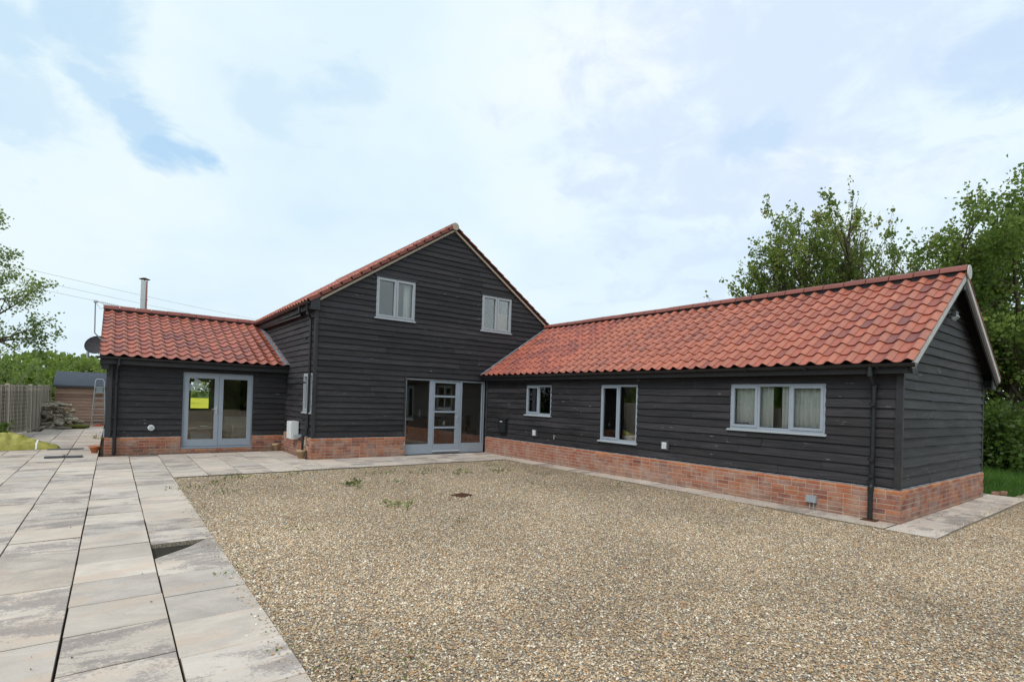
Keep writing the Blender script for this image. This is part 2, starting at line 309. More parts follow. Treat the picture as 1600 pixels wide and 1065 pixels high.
M['shed_board'] = mat('faded_pinkish_shed_timber', weathered((.30, .18, .135), (.60, .40, .31)))
def log_mat(g):
    o = g.offr(g.co()); b = g.ramp(g.rnd(), [(0, (.38, .30, .22)), (.3, (.56, .49, .39)), (.55, (.28, .22, .17)), (.8, (.68, .60, .49)), (1, (.44, .31, .20))])
    return g.bsdf(g.mix(g.rng(g.noise(o, 14, 4, .7), .4, .62), b, g.scale_rgb(b, .35)), .9, .15, normal=g.bump(g.noise(o, 30, 4), .8, .01))
M['log'] = mat('split_log', log_mat)
M['felt'] = mat('charcoal_roof_felt', lambda g: g.bsdf(g.mix(g.noise(g.co('World'), 4, 5), (.052, .062, .082), (.085, .098, .125)), .85, .3))
M['tarp'] = mat('yellow_green_tarpaulin', lambda g: g.bsdf(g.mix(g.rng(g.noise(g.co('World'), 5, 4), .35, .7), (.26, .24, .035), (.46, .42, .09)), .42, .45, normal=g.bump(g.noise(g.co('World'), 11, 4, .6, 1.0), .8, .03)))
M['moss'] = mat('moss', lambda g: g.bsdf(g.mix(g.noise(g.co('World'), 14, 5), (.06, .075, .015), (.17, .17, .04)), .95, .1, normal=g.bump(g.noise(g.co('World'), 60, 3), 1, .02)))
M['rust'] = mat('rusty_iron', lambda g: g.bsdf(g.mix(g.noise(g.co('World'), 20, 5), (.06, .03, .02), (.16, .075, .045)), .85, .3, .3))
M['red'] = mat('red_plastic', lambda g: g.bsdf(g.mix(g.noise(g.co(), 5, 3), (.55, .05, .02), (.70, .09, .03)), .5, .4))
M['wire'] = mat('dark_cable', lambda g: g.bsdf(g.mix(g.noise(g.co(), 5, 1), (.40, .43, .47), (.46, .49, .53)), .6, .3))
M['dead_leaf'] = mat('fallen_bud', lambda g: g.bsdf(g.mix(g.noise(g.co('World'), 60, 2), (.04, .025, .018), (.09, .06, .04)), .9, .1))
M['black_void'] = mat('bituminous_membrane', lambda g: g.bsdf(g.mix(g.noise(g.co(), 5, 2), (.008, .008, .009), (.015, .015, .016)), .9, .1))

# ------------------------------------------------------------------ object helpers
WM = {}
def place(o, parent, Mw):
    if parent is not None:
        o.parent = parent; o.matrix_basis = WM[parent.name].inverted() @ Mw
    else: o.matrix_basis = Mw
    WM[o.name] = Mw
def tag(o, label=None, cat=None, group=None, kind=None):
    if label: o['label'] = label
    if cat: o['category'] = cat
    if group: o['group'] = group
    if kind: o['kind'] = kind
    return o
def T(x=0, y=0, z=0): return Matrix.Translation((x, y, z))
def RZ(a): return Matrix.Rotation(a, 4, 'Z')
def empty(name, Mw, parent=None):
    o = bpy.data.objects.new(name, None); C.objects.link(o); o.empty_display_size = .2; place(o, parent, Mw); return o
class MB:
    def __init__(s): s.v = []; s.f = []; s.sm = []; s.mi = []
    def add(s, vs, fs, smooth=False, mi=0):
        b = len(s.v); s.v += [tuple(v) for v in vs]; s.f += [tuple(i + b for i in f) for f in fs]; s.sm += [smooth] * len(fs); s.mi += [mi] * len(fs)
    def box(s, x0, x1, y0, y1, z0, z1, mi=0):
        x0, x1 = min(x0, x1), max(x0, x1); y0, y1 = min(y0, y1), max(y0, y1); z0, z1 = min(z0, z1), max(z0, z1)
        s.add([(x0, y0, z0), (x1, y0, z0), (x1, y1, z0), (x0, y1, z0), (x0, y0, z1), (x1, y0, z1), (x1, y1, z1), (x0, y1, z1)],
              [(0, 3, 2, 1), (4, 5, 6, 7), (0, 1, 5, 4), (1, 2, 6, 5), (2, 3, 7, 6), (3, 0, 4, 7)], mi=mi)
    def prism(s, poly, a0, a1, axis='y', mi=0):
        # poly in the plane normal to axis, extruded a0..a1
        def P(p, a):
            return (p[0], a, p[1]) if axis == 'y' else ((a, p[0], p[1]) if axis == 'x' else (p[0], p[1], a))
        n = len(poly); vs = [P(p, a0) for p in poly] + [P(p, a1) for p in poly]
        fs = [tuple(range(n)), tuple(range(2 * n - 1, n - 1, -1))] + [(i, i + n, (i + 1) % n + n, (i + 1) % n) for i in range(n)]
        s.add(vs, fs, mi=mi)
    def tube(s, p, q, r0, r1=None, n=8, caps=True, smooth=True, mi=0):
        r1 = r0 if r1 is None else r1; p = Vector(p); q = Vector(q); d = (q - p)
        if d.length < 1e-6: return
        d.normalize(); a = d.orthogonal().normalized(); b = d.cross(a)
        vs = []
        for c, r in ((p, r0), (q, r1)):
            for i in range(n):
                t = 2 * math.pi * i / n; vs.append(c + a * math.cos(t) * r + b * math.sin(t) * r)
        s.add(vs, [(i, (i + 1) % n, (i + 1) % n + n, i + n) for i in range(n)], smooth, mi)
        if caps: s.add(vs, [tuple(range(n - 1, -1, -1)), tuple(range(n, 2 * n))], mi=mi)
    def path(s, pts, r, n=8, mi=0):
        for a, b in zip(pts, pts[1:]): s.tube(a, b, r, r, n, True, True, mi)
    def lathe(s, prof, n=16, c=(0, 0, 0), mi=0):
        vs = [(c[0] + r * math.cos(2 * math.pi * i / n), c[1] + r * math.sin(2 * math.pi * i / n), c[2] + z) for r, z in prof for i in range(n)]
        fs = [(k * n + i, k * n + (i + 1) % n, (k + 1) * n + (i + 1) % n, (k + 1) * n + i) for k in range(len(prof) - 1) for i in range(n)]
        s.add(vs, fs, True, mi)
    def mesh(s, name, mats):
        m = bpy.data.meshes.new(name); m.from_pydata(s.v, [], s.f)
        for x in (mats if isinstance(mats, (list, tuple)) else [mats]): m.materials.append(x)
        m.polygons.foreach_set('use_smooth', s.sm); m.polygons.foreach_set('material_index', s.mi); m.update()
        return m
    def obj(s, name, mats, parent=None, Mw=None, recenter=False):
        Mw = Mw if Mw is not None else (WM[parent.name] if parent is not None else Matrix())
        if recenter:      # move the origin to the base centre of the shape
            a = np.array(s.v); c = ((a[:, 0].min() + a[:, 0].max()) / 2, (a[:, 1].min() + a[:, 1].max()) / 2, a[:, 2].min())
            s.v = [(x - c[0], y - c[1], z - c[2]) for x, y, z in s.v]; Mw = Mw @ T(*c)
        o = bpy.data.objects.new(name, s.mesh(name, mats)); C.objects.link(o); place(o, parent, Mw); return o
def link(name, mesh, parent, Mw):
    o = bpy.data.objects.new(name, mesh); C.objects.link(o); place(o, parent, Mw); return o

# ------------------------------------------------------------------ building helpers (wall frame: x along the wall, -y outward, z up)
def wall(parent, Mw, length, top, openings, name='wall', thick=.14, inner=None, boards=True, expo=.148, zb=.5, hide=(), bu0=0, bu1=None, shape=None, board_top=None):
    """top: list of (u,z) giving the wall's top line; openings: (u0,u1,z0,z1)"""
    def topz(u):
        for (a, za), (b, zb_) in zip(top, top[1:]):
            if a - 1e-6 <= u <= b + 1e-6: return za + (zb_ - za) * (u - a) / (b - a) if b > a else za
        return top[-1][1]
    us = sorted(set([0, length] + [u for u, _ in top] + [round(x, 4) for o in openings for x in o[:2]]))
    mb = MB()
    for a, b in zip(us, us[1:]):
        if b - a < 1e-4: continue
        mid = (a + b) / 2; zs = [0.0]; holes = sorted((o[2], o[3]) for o in openings if o[0] < mid < o[1])
        lo = 0.0
        for h0, h1 in holes:
            if h0 > lo + 1e-3: mb.box(a, b, .0, thick, lo, h0)
            lo = h1
        mb.prism([(a, lo), (b, lo), (b, topz(b)), (a, topz(a))], .0, thick, 'y')
    w = mb.obj(name, [M['black_void'], M['plaster']], parent, Mw)
    # inner faces take the plaster
    for p in w.data.polygons:
        if p.normal.y > .9 or (p.center.y > .004 and False): p.material_index = 1
    if not boards: return w
    # feather-edge boards, one object each
    tp = board_top or top
    def tz(u):
        for (a, za), (b, z2) in zip(tp, tp[1:]):
            if a - 1e-6 <= u <= b + 1e-6: return za + (z2 - za) * (u - a) / (b - a) if b > a else za
        return tp[-1][1]
    apex = max(z for _, z in tp); bu1 = length if bu1 is None else bu1
    ul = [u for u, _ in tp]
    def span(z):      # extent of the wall at height z, under a pitched top
        c = [u for u in np.linspace(bu0, bu1, 400) if tz(u) >= z]
        return (min(c), max(c)) if c else None
    z0 = zb; row = 0
    while z0 < apex - .03:
        z1 = min(z0 + expo, apex + .0); sp0 = span(z0 + .01); sp1 = span(min(z1, apex - .004))
        if sp0 is None: break
        if sp1 is None: sp1 = ((sp0[0] + sp0[1]) / 2,) * 2
        blocks = [(o[0], o[1], o[2], o[3]) for o in list(openings) + list(hide) if o[2] < z1 - .01 and o[3] > z0 + .01]
        segs = [(sp0[0], sp0[1], z0, z1)]
        for bl in blocks:
            ns = []
            for s in segs:
                if bl[1] <= s[0] or bl[0] >= s[1]: ns.append(s); continue
                if bl[0] - s[0] > .03: ns.append((s[0], bl[0], s[2], s[3]))
                if s[1] - bl[1] > .03: ns.append((bl[1], s[1], s[2], s[3]))
                if bl[2] > s[2] + .012: ns.append((max(s[0], bl[0]), min(s[1], bl[1]), s[2], bl[2]))
                if bl[3] < s[3] - .012: ns.append((max(s[0], bl[0]), min(s[1], bl[1]), bl[3], s[3]))
            segs = ns
        for a, b, za, zc in segs:
            cuts = [a]; 
            x = a + random.uniform(1.2, 4.2)
            while x < b - .7: cuts.append(x); x += random.uniform(2.6, 4.4)
            cuts.append(b)
            for c0, c1 in zip(cuts, cuts[1:]):
                l1 = sp1[0] if abs(c0 - sp0[0]) < 1e-6 else c0; r1 = sp1[1] if abs(c1 - sp0[1]) < 1e-6 else c1
                g0 = .0025 if c0 != a else 0; g1 = .0025 if c1 != b else 0
                board(w, c0 + g0, c1 - g1, l1 + g0, max(r1 - g1, l1 + g0 + .001), za, zc, full=(zc - za > expo - .01), dirty=row)
        z0 += expo; row += 1
    return w
def board(w, a, b, a1, b1, z0, z1, full=True, dirty=0):
    L_ = b - a; n = max(1, int(L_ / .55)); H = z1 - z0 + (.018 if full else 0)
    t0 = .036 + random.uniform(-.004, .005); t1 = .007
    if not full: t0 = max(.012, .007 + (.032 - .007) * (z1 - z0) / .148)
    ph = random.uniform(0, 99); vs = []; fs = []
    for i in range(n + 1):
        f = i / n; x0 = a + (b - a) * f; x1 = a1 + (b1 - a1) * f
        dz = (noise.noise((ph + x0 * 1.3, 0, 3)) * .014) if full else 0; dy = noise.noise((ph, x0 * 1.7, 8)) * .004
        vs += [(x0, -.001, z0 + dz), (x0, -t0 - dy, z0 + dz), (x1, -t1, z0 + H), (x1, -.001, z0 + H)]
    for i in range(n):
        k = i * 4
        fs += [(k, k + 4, k + 5, k + 1), (k + 1, k + 5, k + 6, k + 2), (k + 2, k + 6, k + 7, k + 3)]
    fs += [(0, 1, 2, 3), (n * 4 + 3, n * 4 + 2, n * 4 + 1, n * 4)]
    # local origin at the board's left lower end
    vs = [(x - a, y, z - z0) for x, y, z in vs]
    m = bpy.data.meshes.new('weatherboard'); m.from_pydata(vs, [], fs); m.materials.append(M['board'])
    link('weatherboard', m, w, WM[w.name] @ T(a, 0, z0))

# bricks
def brick_mesh(l, h=.064, d=.1, name='brick'):
    j = lambda: random.uniform(-.0022, .0022); c = .005
    vs = [(0 + j(), 0, 0), (l + j(), 0, 0), (l + j(), 0, h), (0 + j(), 0, h)]      # placeholder front ring pushed back by the chamfer
    f = [(c + j(), -c, c + j()), (l - c + j(), -c, c + j()), (l - c + j(), -c, h - c + j()), (c + j(), -c, h - c + j())]
    bk = [(0, d, 0), (l, d, 0), (l, d, h), (0, d, h)]
    m = bpy.data.meshes.new(name)
    m.from_pydata(vs + f + bk, [], [(4, 5, 6, 7), (0, 1, 5, 4), (1, 2, 6, 5), (2, 3, 7, 6), (3, 0, 4, 7), (0, 8, 9, 1), (1, 9, 10, 2), (2, 10, 11, 3), (3, 11, 8, 0)])
    m.materials.append(M['brick']); return m
BR = [brick_mesh(.215) for _ in range(6)]; BH = [brick_mesh(.1025) for _ in range(4)]
def cap_mesh(l):
    h = .065; pr = [(.08, 0), (.0, 0), (-.004, .004), (-.004, .038), (.004, .055), (.022, .065), (.08, .065)]
    vs = [(x, y, z) for x in (.002, l - .002) for y, z in pr]; n = len(pr)
    m = bpy.data.meshes.new('bullnose_brick')
    m.from_pydata(vs, [], [(i, i + 1, i + 1 + n, i + n) for i in range(n - 1)] + [tuple(range(n))[::-1], tuple(range(n, 2 * n))])
    m.materials.append(M['brick_cap']); return m
CAPM = [cap_mesh(.215) for _ in range(2)]; CAPH = cap_mesh(.1025)
def plinth(parent, Mw, length, hgt, far_from=None, lead=True, end0=True, end1=True, offset=0, depth=.05, missing=(), base=-.06):
    """bricks in stretcher/header mix; far_from: u range (a,b) joined into one stuff part"""
    mb = MB(); mb.box(0.004, length - .004, .0005, .05 + depth - .052, base, hgt - .012)
    p = mb.obj('plinth', M['mortar'], parent, Mw)
    nc = int(round((hgt - .075 - base) / .075)); z = hgt - .075; stuff = MB()
    def one(mesh, u, zz, kind, cut=None):
        if any(a <= u <= b and c <= zz <= d for a, b, c, d in missing): return
        if far_from and far_from[0] <= u <= far_from[1]:
            b = len(stuff.v); stuff.v += [(v.co.x + u, v.co.y, v.co.z + zz) for v in mesh.vertices]
            stuff.f += [tuple(i + b for i in q.vertices) for q in mesh.polygons]; stuff.sm += [False] * len(mesh.polygons); stuff.mi += [1 if kind == 'cap' else 0] * len(mesh.polygons); return
        link('brick', mesh, p, WM[p.name] @ T(u, random.uniform(-.0035, .002), zz) @ Matrix.Rotation(random.uniform(-.006, .006), 4, 'Y'))
    for r in range(nc + 1):
        zz = hgt - .075 * (r + 1) + .005; u = 0.0
        cap = (r == 0)
        first = (r % 2 == 0)
        if first: one(CAPH if cap else random.choice(BH), 0, zz, 'cap' if cap else 'b'); u = .1125
        while u < length - .02:
            l = .215
            if length - u < .213: l = length - u
            if l < .213:
                if l > .05:
                    if cap: m_ = cap_mesh(l)
                    else: m_ = brick_mesh(l)
                    one(m_, u, zz, 'cap' if cap else 'b')
                break
            if not cap and random.random() < .10 and length - u > .4:
                one(random.choice(BH), u, zz, 'b'); u += .1125; continue
            one(random.choice(CAPM if cap else BR), u, zz, 'cap' if cap else 'b'); u += .225
    if stuff.v:
        s = stuff.obj('far_brickwork', [M['brick'], M['brick_cap']], p); tag(s, kind='stuff')
    if lead:
        lb = MB(); y1 = .05 + .02
        lb.prism([(.012, hgt - .004), (.085, hgt - .004), (.085, hgt + .02), (.05, hgt + .012), (.012, hgt + .002)], 0.01, length - .01, 'x')
        lb.obj('lead_flashing', M['lead'], p)
    return p

# windows
def pane(mb, x0, x1, z0, z1, y=.012): mb.box(x0, x1, y, y + .006, z0, z1)
def window(parent, Mw, u0, u1, z0, z1, lights, mats='joinery', sill=True, yo=-.012, pane_parent=None, hood=False, bars=()):
    """lights: list of (fraction, 'c'|'f')  c = opening casement with its own frame"""
    fm = M[mats]; w = u1 - u0; h = z1 - z0; F = .045; mb = MB(); D0, D1 = yo, .075
    mb.box(0, F, D0, D1, 0, h); mb.box(w - F, w, D0, D1, 0, h); mb.box(F, w - F, D0, D1, h - F, h); mb.box(F, w - F, D0, D1, 0, F)
    xs = [0]; 
    for fr, k in lights: xs.append(xs[-1] + fr * w)
    for x in xs[1:-1]: mb.box(x - F * .55, x + F * .55, D0 + .002, D1 - .002, F, h - F)
    win = mb.obj('window', fm, parent, Mw @ T(u0, 0, z0))
    Mwin = WM[win.name]
    for i, (fr, k) in enumerate(lights):
        a = xs[i] + (F if i == 0 else F * .55); b = xs[i + 1] - (F if i == len(lights) - 1 else F * .55); zl, zh = F, h - F
        if k == 'c':
            c = MB(); S = .042; y0, y1 = D0 - .012, .03
            a2, b2, zl2, zh2 = a - .012, b + .012, zl - .012, zh + .012
            c.box(a2, a2 + S, y0, y1, zl2, zh2); c.box(b2 - S, b2, y0, y1, zl2, zh2); c.box(a2 + S, b2 - S, y0, y1, zh2 - S, zh2); c.box(a2 + S, b2 - S, y0, y1, zl2, zl2 + S)
            c.obj('casement', fm, win, Mwin); a, b, zl, zh = a2 + S, b2 - S, zl2 + S, zh2 - S
        g = MB(); pane(g, a, b, zl, zh); g.obj('pane', M['glass'], win, Mwin)
    if sill:
        s = MB(); s.prism([(D0 + .002, 0), (D0 + .002, -.002), (-.065, -.018), (-.065, -.042), (.0, -.042), (.0, 0)], -.045, w + .03, 'x')
        s.obj('sill', M['joinery_pale'], win, Mwin)
    if hood:
        s = MB(); s.box(-.06, w + .06, -.05, .0, h + .004, h + .075); s.obj('drip_board', M['trim'], win, Mwin)
    return win

# clay tiles: roof frame x along the eave, y up the slope, z outward normal
TW, TG, TLn = .258, .305, .352
def tile_mesh(seed):
    rd = random.Random(seed); n = 10; vs = []; th = .014
    def prof(t):
        q = (t + .74) % 1.0
        return .061 * (0.5 - 0.5 * math.cos(2 * math.pi * q)) ** 1.9
    xs = [(-.03 + 1.06 * i / n) for i in range(n + 1)]
    zt = [prof(t) + (.009 if t > .93 else 0) + rd.uniform(-.0006, .0006) for t in xs]
    for t, z in zip(xs, zt): vs.append((t * TW, 0, z + .026))           # 0..n front top
    for t, z in zip(xs, zt): vs.append((t * TW, TLn, z + .001))         # back top
    for t, z in zip(xs, zt): vs.append((t * TW, 0, z + .026))           # front edge dup
    for t, z in zip(xs, zt): vs.append((t * TW, 0.004, z + .026 - th))
    a = n + 1; fs = [(i, i + 1, i + 1 + a, i + a) for i in range(n)]; sm = [True] * n
    fs += [(i + 2 * a, i + 3 * a, i + 1 + 3 * a, i + 1 + 2 * a) for i in range(n)]; sm += [False] * n
    b = len(vs)
    for k in (0, n):
        x = xs[k] * TW; z = zt[k]; vs += [(x, 0, z + .02), (x, 0, z + .006), (x, TLn, z - .012), (x, TLn, z + .001)]
    fs += [(b, b + 3, b + 2, b + 1), (b + 4, b + 5, b + 6, b + 7)]; sm += [False, False]
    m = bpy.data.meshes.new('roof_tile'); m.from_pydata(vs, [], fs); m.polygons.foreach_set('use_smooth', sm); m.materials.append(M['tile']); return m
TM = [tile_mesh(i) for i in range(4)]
def roof_slope(parent, origin, rz, pitch, width, rows, indiv, name='roof', mirror=False, deck=True, gauge=TG, back=False):
    """indiv(col,row) -> rank for individual tiles or None for the joined part"""
    Mr = T(*origin) @ RZ(rz) @ Matrix.Rotation(pitch, 4, 'X')
    ln = rows * gauge; d = MB(); d.box(.01, width - .01, .02, ln + .04, -.06, -.012)
    roof = d.obj(name, M['black_void'], parent, Mr)
    nc = int(round(width / TW)); s = MB(); sx = width / nc / TW
    for r in range(rows):
        for c in range(nc):
            me = random.choice(TM); u = c * TW * sx; v = r * gauge - .03
            loc = T(u + random.uniform(-.002, .002), v + random.uniform(-.004, .004), random.uniform(-.001, .003)) @ Matrix.Rotation(random.uniform(-.008, .008), 4, 'Z')
            if indiv(c, r, nc): link('roof_tile', me, roof, Mr @ loc)
            else:
                co = np.array([v_.co[:] for v_ in me.vertices]); co = co @ np.array(loc.to_3x3()).T + np.array(loc.translation)
                b = len(s.v); s.v += [tuple(x) for x in co]; s.f += [tuple(i + b for i in q.vertices) for q in me.polygons]; s.sm += [q.use_smooth for q in me.polygons]; s.mi += [0] * len(me.polygons)
    if s.v: tag(s.obj('far_tiles', M['tile_mix'], roof, Mr), kind='stuff')
    return roof
# joined tiles keep a tone per tile from their place on the roof grid
def tile_mix(g):
    o = g.co()
    gx = g.n('SeparateXYZ'); g.put(gx.inputs[0], o)
    cx = g.m('FLOOR', g.m('DIVIDE', gx.outputs[0], TW)); cy = g.m('FLOOR', g.m('DIVIDE', g.m('ADD', gx.outputs[1], .02), TG))
    cb = g.n('CombineXYZ'); g.put(cb.inputs[0], cx); g.put(cb.inputs[1], cy)
    wn = g.n('TexWhiteNoise'); wn.noise_dimensions = '2D'; g.put(wn.inputs['Vector'], cb.outputs[0])
    base = g.ramp(wn.outputs['Value'], [(0, (.48, .138, .082)), (.35, (.42, .116, .072)), (.64, (.36, .100, .067)), (.84, (.30, .086, .064)), (.95, (.22, .070, .063)), (1, (.44, .132, .084))])
    n1 = g.noise(g.mapping(o, (4, 2.5, 4)), 1.6, 4, .6)
    c = g.mix(g.m('MULTIPLY', g.rng(n1, .42, .72), .5), base, (.145, .062, .062))
    return g.bsdf(c, .5, .45, normal=g.bump(g.noise(o, 60, 3), .25, .004))
M['tile_mix'] = mat('red_clay_tile_mixed', tile_mix)
def ridge_tiles(parent, p0, dirv, length, n, r=.14, endcap=True):
    """half-round ridge tiles from p0 along dirv"""
    d = Vector(dirv).normalized(); ang = math.atan2(d.y, d.x); L_ = length / n; k = 7
    def mk(seed):
        m = MB(); rd = random.Random(seed)
        for rr, flip in ((r, False), (r - .016, True)):
            vs = []
            for x in (.007, L_ - .007):
                for i in range(k + 1):
                    t = math.pi * (.04 + .92 * i / k); vs.append((x, math.cos(t) * rr, math.sin(t) * rr * .92))
            fs = [(i, i + 1, i + 2 + k, i + 1 + k) for i in range(k)]
            m.add(vs, fs, True)
        vs = []
        for x in (.007, L_ - .007):
            for rr in (r, r - .016):
                for i in range(k + 1):
                    t = math.pi * (.04 + .92 * i / k); vs.append((x, math.cos(t) * rr, math.sin(t) * rr * .92))
        fs = []
        for q in (0, 2 * (k + 1)): fs += [(q + i, q + i + 1, q + i + 2 + k, q + i + 1 + k) for i in range(k)]
        for q in (0, k): fs.append((q, q + k + 1, q + 3 * (k + 1), q + 2 * (k + 1)))
        m.add(vs, fs, False); return m.mesh('ridge_tile', M['ridge'])
    ms = [mk(1)]
    for i in range(n):
        q = Vector(p0) + d * L_ * i
        link('ridge_tile', ms[0], parent, T(*q) @ RZ(ang) @ T(0, random.uniform(-.004, .004), random.uniform(-.003, .004)) @ Matrix.Rotation(random.uniform(-.006, .006), 4, 'Y'))
def gutter(parent, Mw, length, drop=.1, r=.058, ends=True):
    """half-round gutter: wall-like frame, x along, y=0 centre of gutter"""
    mb = MB(); k = 8; vs = []
    for rr in (r, r - .005):
        for x in (0, length):
            for i in range(k + 1):
                t = math.pi + math.pi * i / k; vs.append((x, math.cos(t) * rr, math.sin(t) * rr))
    a = k + 1; fs = []
    for q in (0, 2 * a): fs += [(q + i, q + i + 1, q + i + 1 + a, q + i + a) for i in range(k)]
    fs += [(0, 2 * a, 3 * a, a), (k, k + a, k + 3 * a, k + 2 * a)]
    mb.add(vs, fs, True)
    if ends:
        for x in (0, length): mb.add([(x, math.cos(math.pi + math.pi * i / k) * r, math.sin(math.pi + math.pi * i / k) * r) for i in range(k + 1)], [tuple(range(k + 1))])
    x = .4
    while x < length: mb.box(x - .012, x + .012, -r - .004, r + .02, -r - .006, -r + .004); x += 1.0
    return mb.obj('gutter', M['black_plastic'], parent, Mw)
def downpipe(parent, pts, brackets=(), r=.034, flare=None):
    mb = MB(); mb.path(pts, r, 10)
    for p in pts[1:-1]:
        mb.tube((p[0], p[1], p[2] - .035), (p[0], p[1], p[2] + .035), r + .008, r + .008, 10)
    for z in brackets:
        x, y = pts[-1][0], pts[-1][1]
        mb.tube((x, y, z - .02), (x, y, z + .02), r + .009, r + .009, 10)
    d = mb.obj('downpipe', M['black_plastic'], parent, Matrix())
    return d

# ================================================================== GROUND
def sheet(name, poly, z, m, kind='structure', sub=None):
    mb = MB(); mb.add([(x, y, z) for x, y in poly], [tuple(range(len(poly)))]); o = mb.obj(name, m); tag(o, kind=kind); return o
sheet('ground', [(-900, -900), (900, -900), (900, 1200), (-900, 1200)], -.075, M['grass_ground'])
sheet('paving_bed', [(-14.5, -16), (-8.18, -16), (-8.18, -1.79), (-.7, -1.79), (-.53, -2.2), (-.53, -11.22), (5.25, -11.22), (5.25, -10.5), (.2, -10.5), (.2, .2), (-5.0, .2), (-5.0, 2.8), (-9.1, 2.8), (-9.1, 15.6), (-14.5, 15.6)], -.045, M['joint_soil'])
# gravel sheet with a softly uneven top
def gravel_sheet():
    # grid, cut to the yard's outline
    def inside(x, y):
        if x < -8.17: return False
        if y > -1.72 and x < 0: return False
        if x > -.50 and y > -11.18 and x < 5.22: return False
        if x >= 5.22 and y > -10.95 - .06 * (x - 5.2): return False
        return y < -1.72
    st = .25; vs = []; idx = {}; fs = []
    def vid(i, j):
        if (i, j) not in idx:
            x, y = -8.17 + i * st, -1.72 - j * st; idx[(i, j)] = len(vs); vs.append((x, y, -.022 + noise.noise((x * .55, y * .55, 0)) * .014))
        return idx[(i, j)]
    for i in range(92):
        for j in range(120):
            x, y = -8.17 + (i + .5) * st, -1.72 - (j + .5) * st
            if inside(x, y) or (x < -.25 and inside(x - .25, y)) or (y > -11.4 and y < -10.9 and x > -.5): fs.append((vid(i, j), vid(i, j + 1), vid(i + 1, j + 1), vid(i + 1, j)))
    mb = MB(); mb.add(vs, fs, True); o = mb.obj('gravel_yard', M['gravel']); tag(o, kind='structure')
gravel_sheet()
def gz(x, y): return -.022 + noise.noise((x * .55, y * .55, 0)) * .014
def field(name, poly, z, m): return sheet(name, poly, z, m)
field('rapeseed_field', [(-120, 30), (120, 30), (160, 88), (-160, 88)], .35, M['rape'])
field('rapeseed_field', [(24, -60), (90, -60), (90, 28), (24, 28)], .3, M['rape'])

# paving slabs ------------------------------------------------------
SP = .585
def slab_mesh(w, l, t=.042):
    m = MB(); c = .004; j = lambda: random.uniform(-.0022, .0022)
    m.add([(0, 0, -t), (w, 0, -t), (w, l, -t), (0, l, -t), (j(), j(), -c), (w + j(), j(), -c), (w + j(), l + j(), -c), (j(), l + j(), -c), (c, c, 0), (w - c, c, 0), (w - c, l - c, 0), (c, l - c, 0)],
          [(8, 9, 10, 11), (4, 5, 9, 8), (5, 6, 10, 9), (6, 7, 11, 10), (7, 4, 8, 11), (0, 1, 5, 4), (1, 2, 6, 5), (2, 3, 7, 6), (3, 0, 4, 7)])
    for k in range(5, 9): m.mi[k] = 1
    return m
PAV = tag(empty('patio_paving', T(-8.17, -1.7, 0)), kind='structure')
WINGP = tag(empty('wing_path', T(-.5, -5, 0)), kind='structure')
SLB = [slab_mesh(SP - .010, SP - .009).mesh('paving_slab', [M['slab'], M['slab_edge']]) for _ in range(5)]
slabs = []
HX, HY = -8.17 - SP, -7.13            # the broken slab's place
for c in range(0, 8):
    x0 = -8.17 - SP * (c + 1); ph = [-.0, .03, .0, .02, -.03, .01, .0, .02][c]; ph -= .10 if c == 0 else 0
    y = -7.13 - SP * 9 + ph
    while y < 15.2:
        if c == 0 and abs(y - HY + .10) < .2: y += SP; continue
        if y + SP > 2.64 and x0 + SP > -9.24:
            y += SP; continue
        if y > 9 + (x0 + 11.8) * 4 + 2 and x0 < -11.3: y += SP; continue
        slabs.append((x0 + .008, y + .0035, 0)); y += SP
y0 = -1.7
for k in range(14):                    # the terrace in front of the doors, in line with the same grid
    x0 = -8.17 + SP * k
    for r in range(8):
        y = y0 + SP * r + .0
        if x0 + SP > -5.17 and y + SP > .1: continue
        if y + SP > 2.7: continue
        if x0 + SP > .05: continue
        slabs.append((x0 + .008, y + .0035, 0))
def dist(x, y): return math.hypot(x - CAM.x, y - CAM.y)
def inview(x, y):
    d = Vector((x - CAM.x, y - CAM.y)); z = d.x * _fw[0] + d.y * _fw[1]; r = d.x * _rt[0] + d.y * _rt[1]
    return z > .5 and abs(r / z) < 1.02 and z > 1.9
slabs.sort(key=lambda s: dist(s[0] + .3, s[1] + .3) + (0 if inview(s[0] + .3, s[1] + .3) or inview(s[0] + .55, s[1] + .55) or inview(s[0] + .55, s[1]) else 100))
rest = MB()
for i, (x, y, r) in enumerate(slabs):
    tz = random.uniform(-.0035, .0035)
    Ms = T(x + random.uniform(-.002, .002), y + random.uniform(-.002, .002), tz) @ Matrix.Rotation(random.uniform(-.004, .004), 4, 'X') @ Matrix.Rotation(random.uniform(-.003, .003), 4, 'Y')
    if i < 290: link('paving_slab', random.choice(SLB), PAV, Ms)
    else:
        b = slab_mesh(SP - .010, SP - .009); rest.add([Ms @ Vector(v) for v in b.v], b.f)
tag(rest.obj('far_slabs', M['slab'], PAV, T(-8.17, -1.7, 0) if False else Matrix()), kind='stuff')
# strips that fill the last gap beside walls
ed = MB(); ed.box(-5.17 + .02, -2.69, .058 - .06, .1, -.04, -.004); ed.box(-2.69, .03, .058, .30, -.04, .012)
tag(ed.obj('door_threshold', M['slab'], PAV, Matrix()), kind=None)
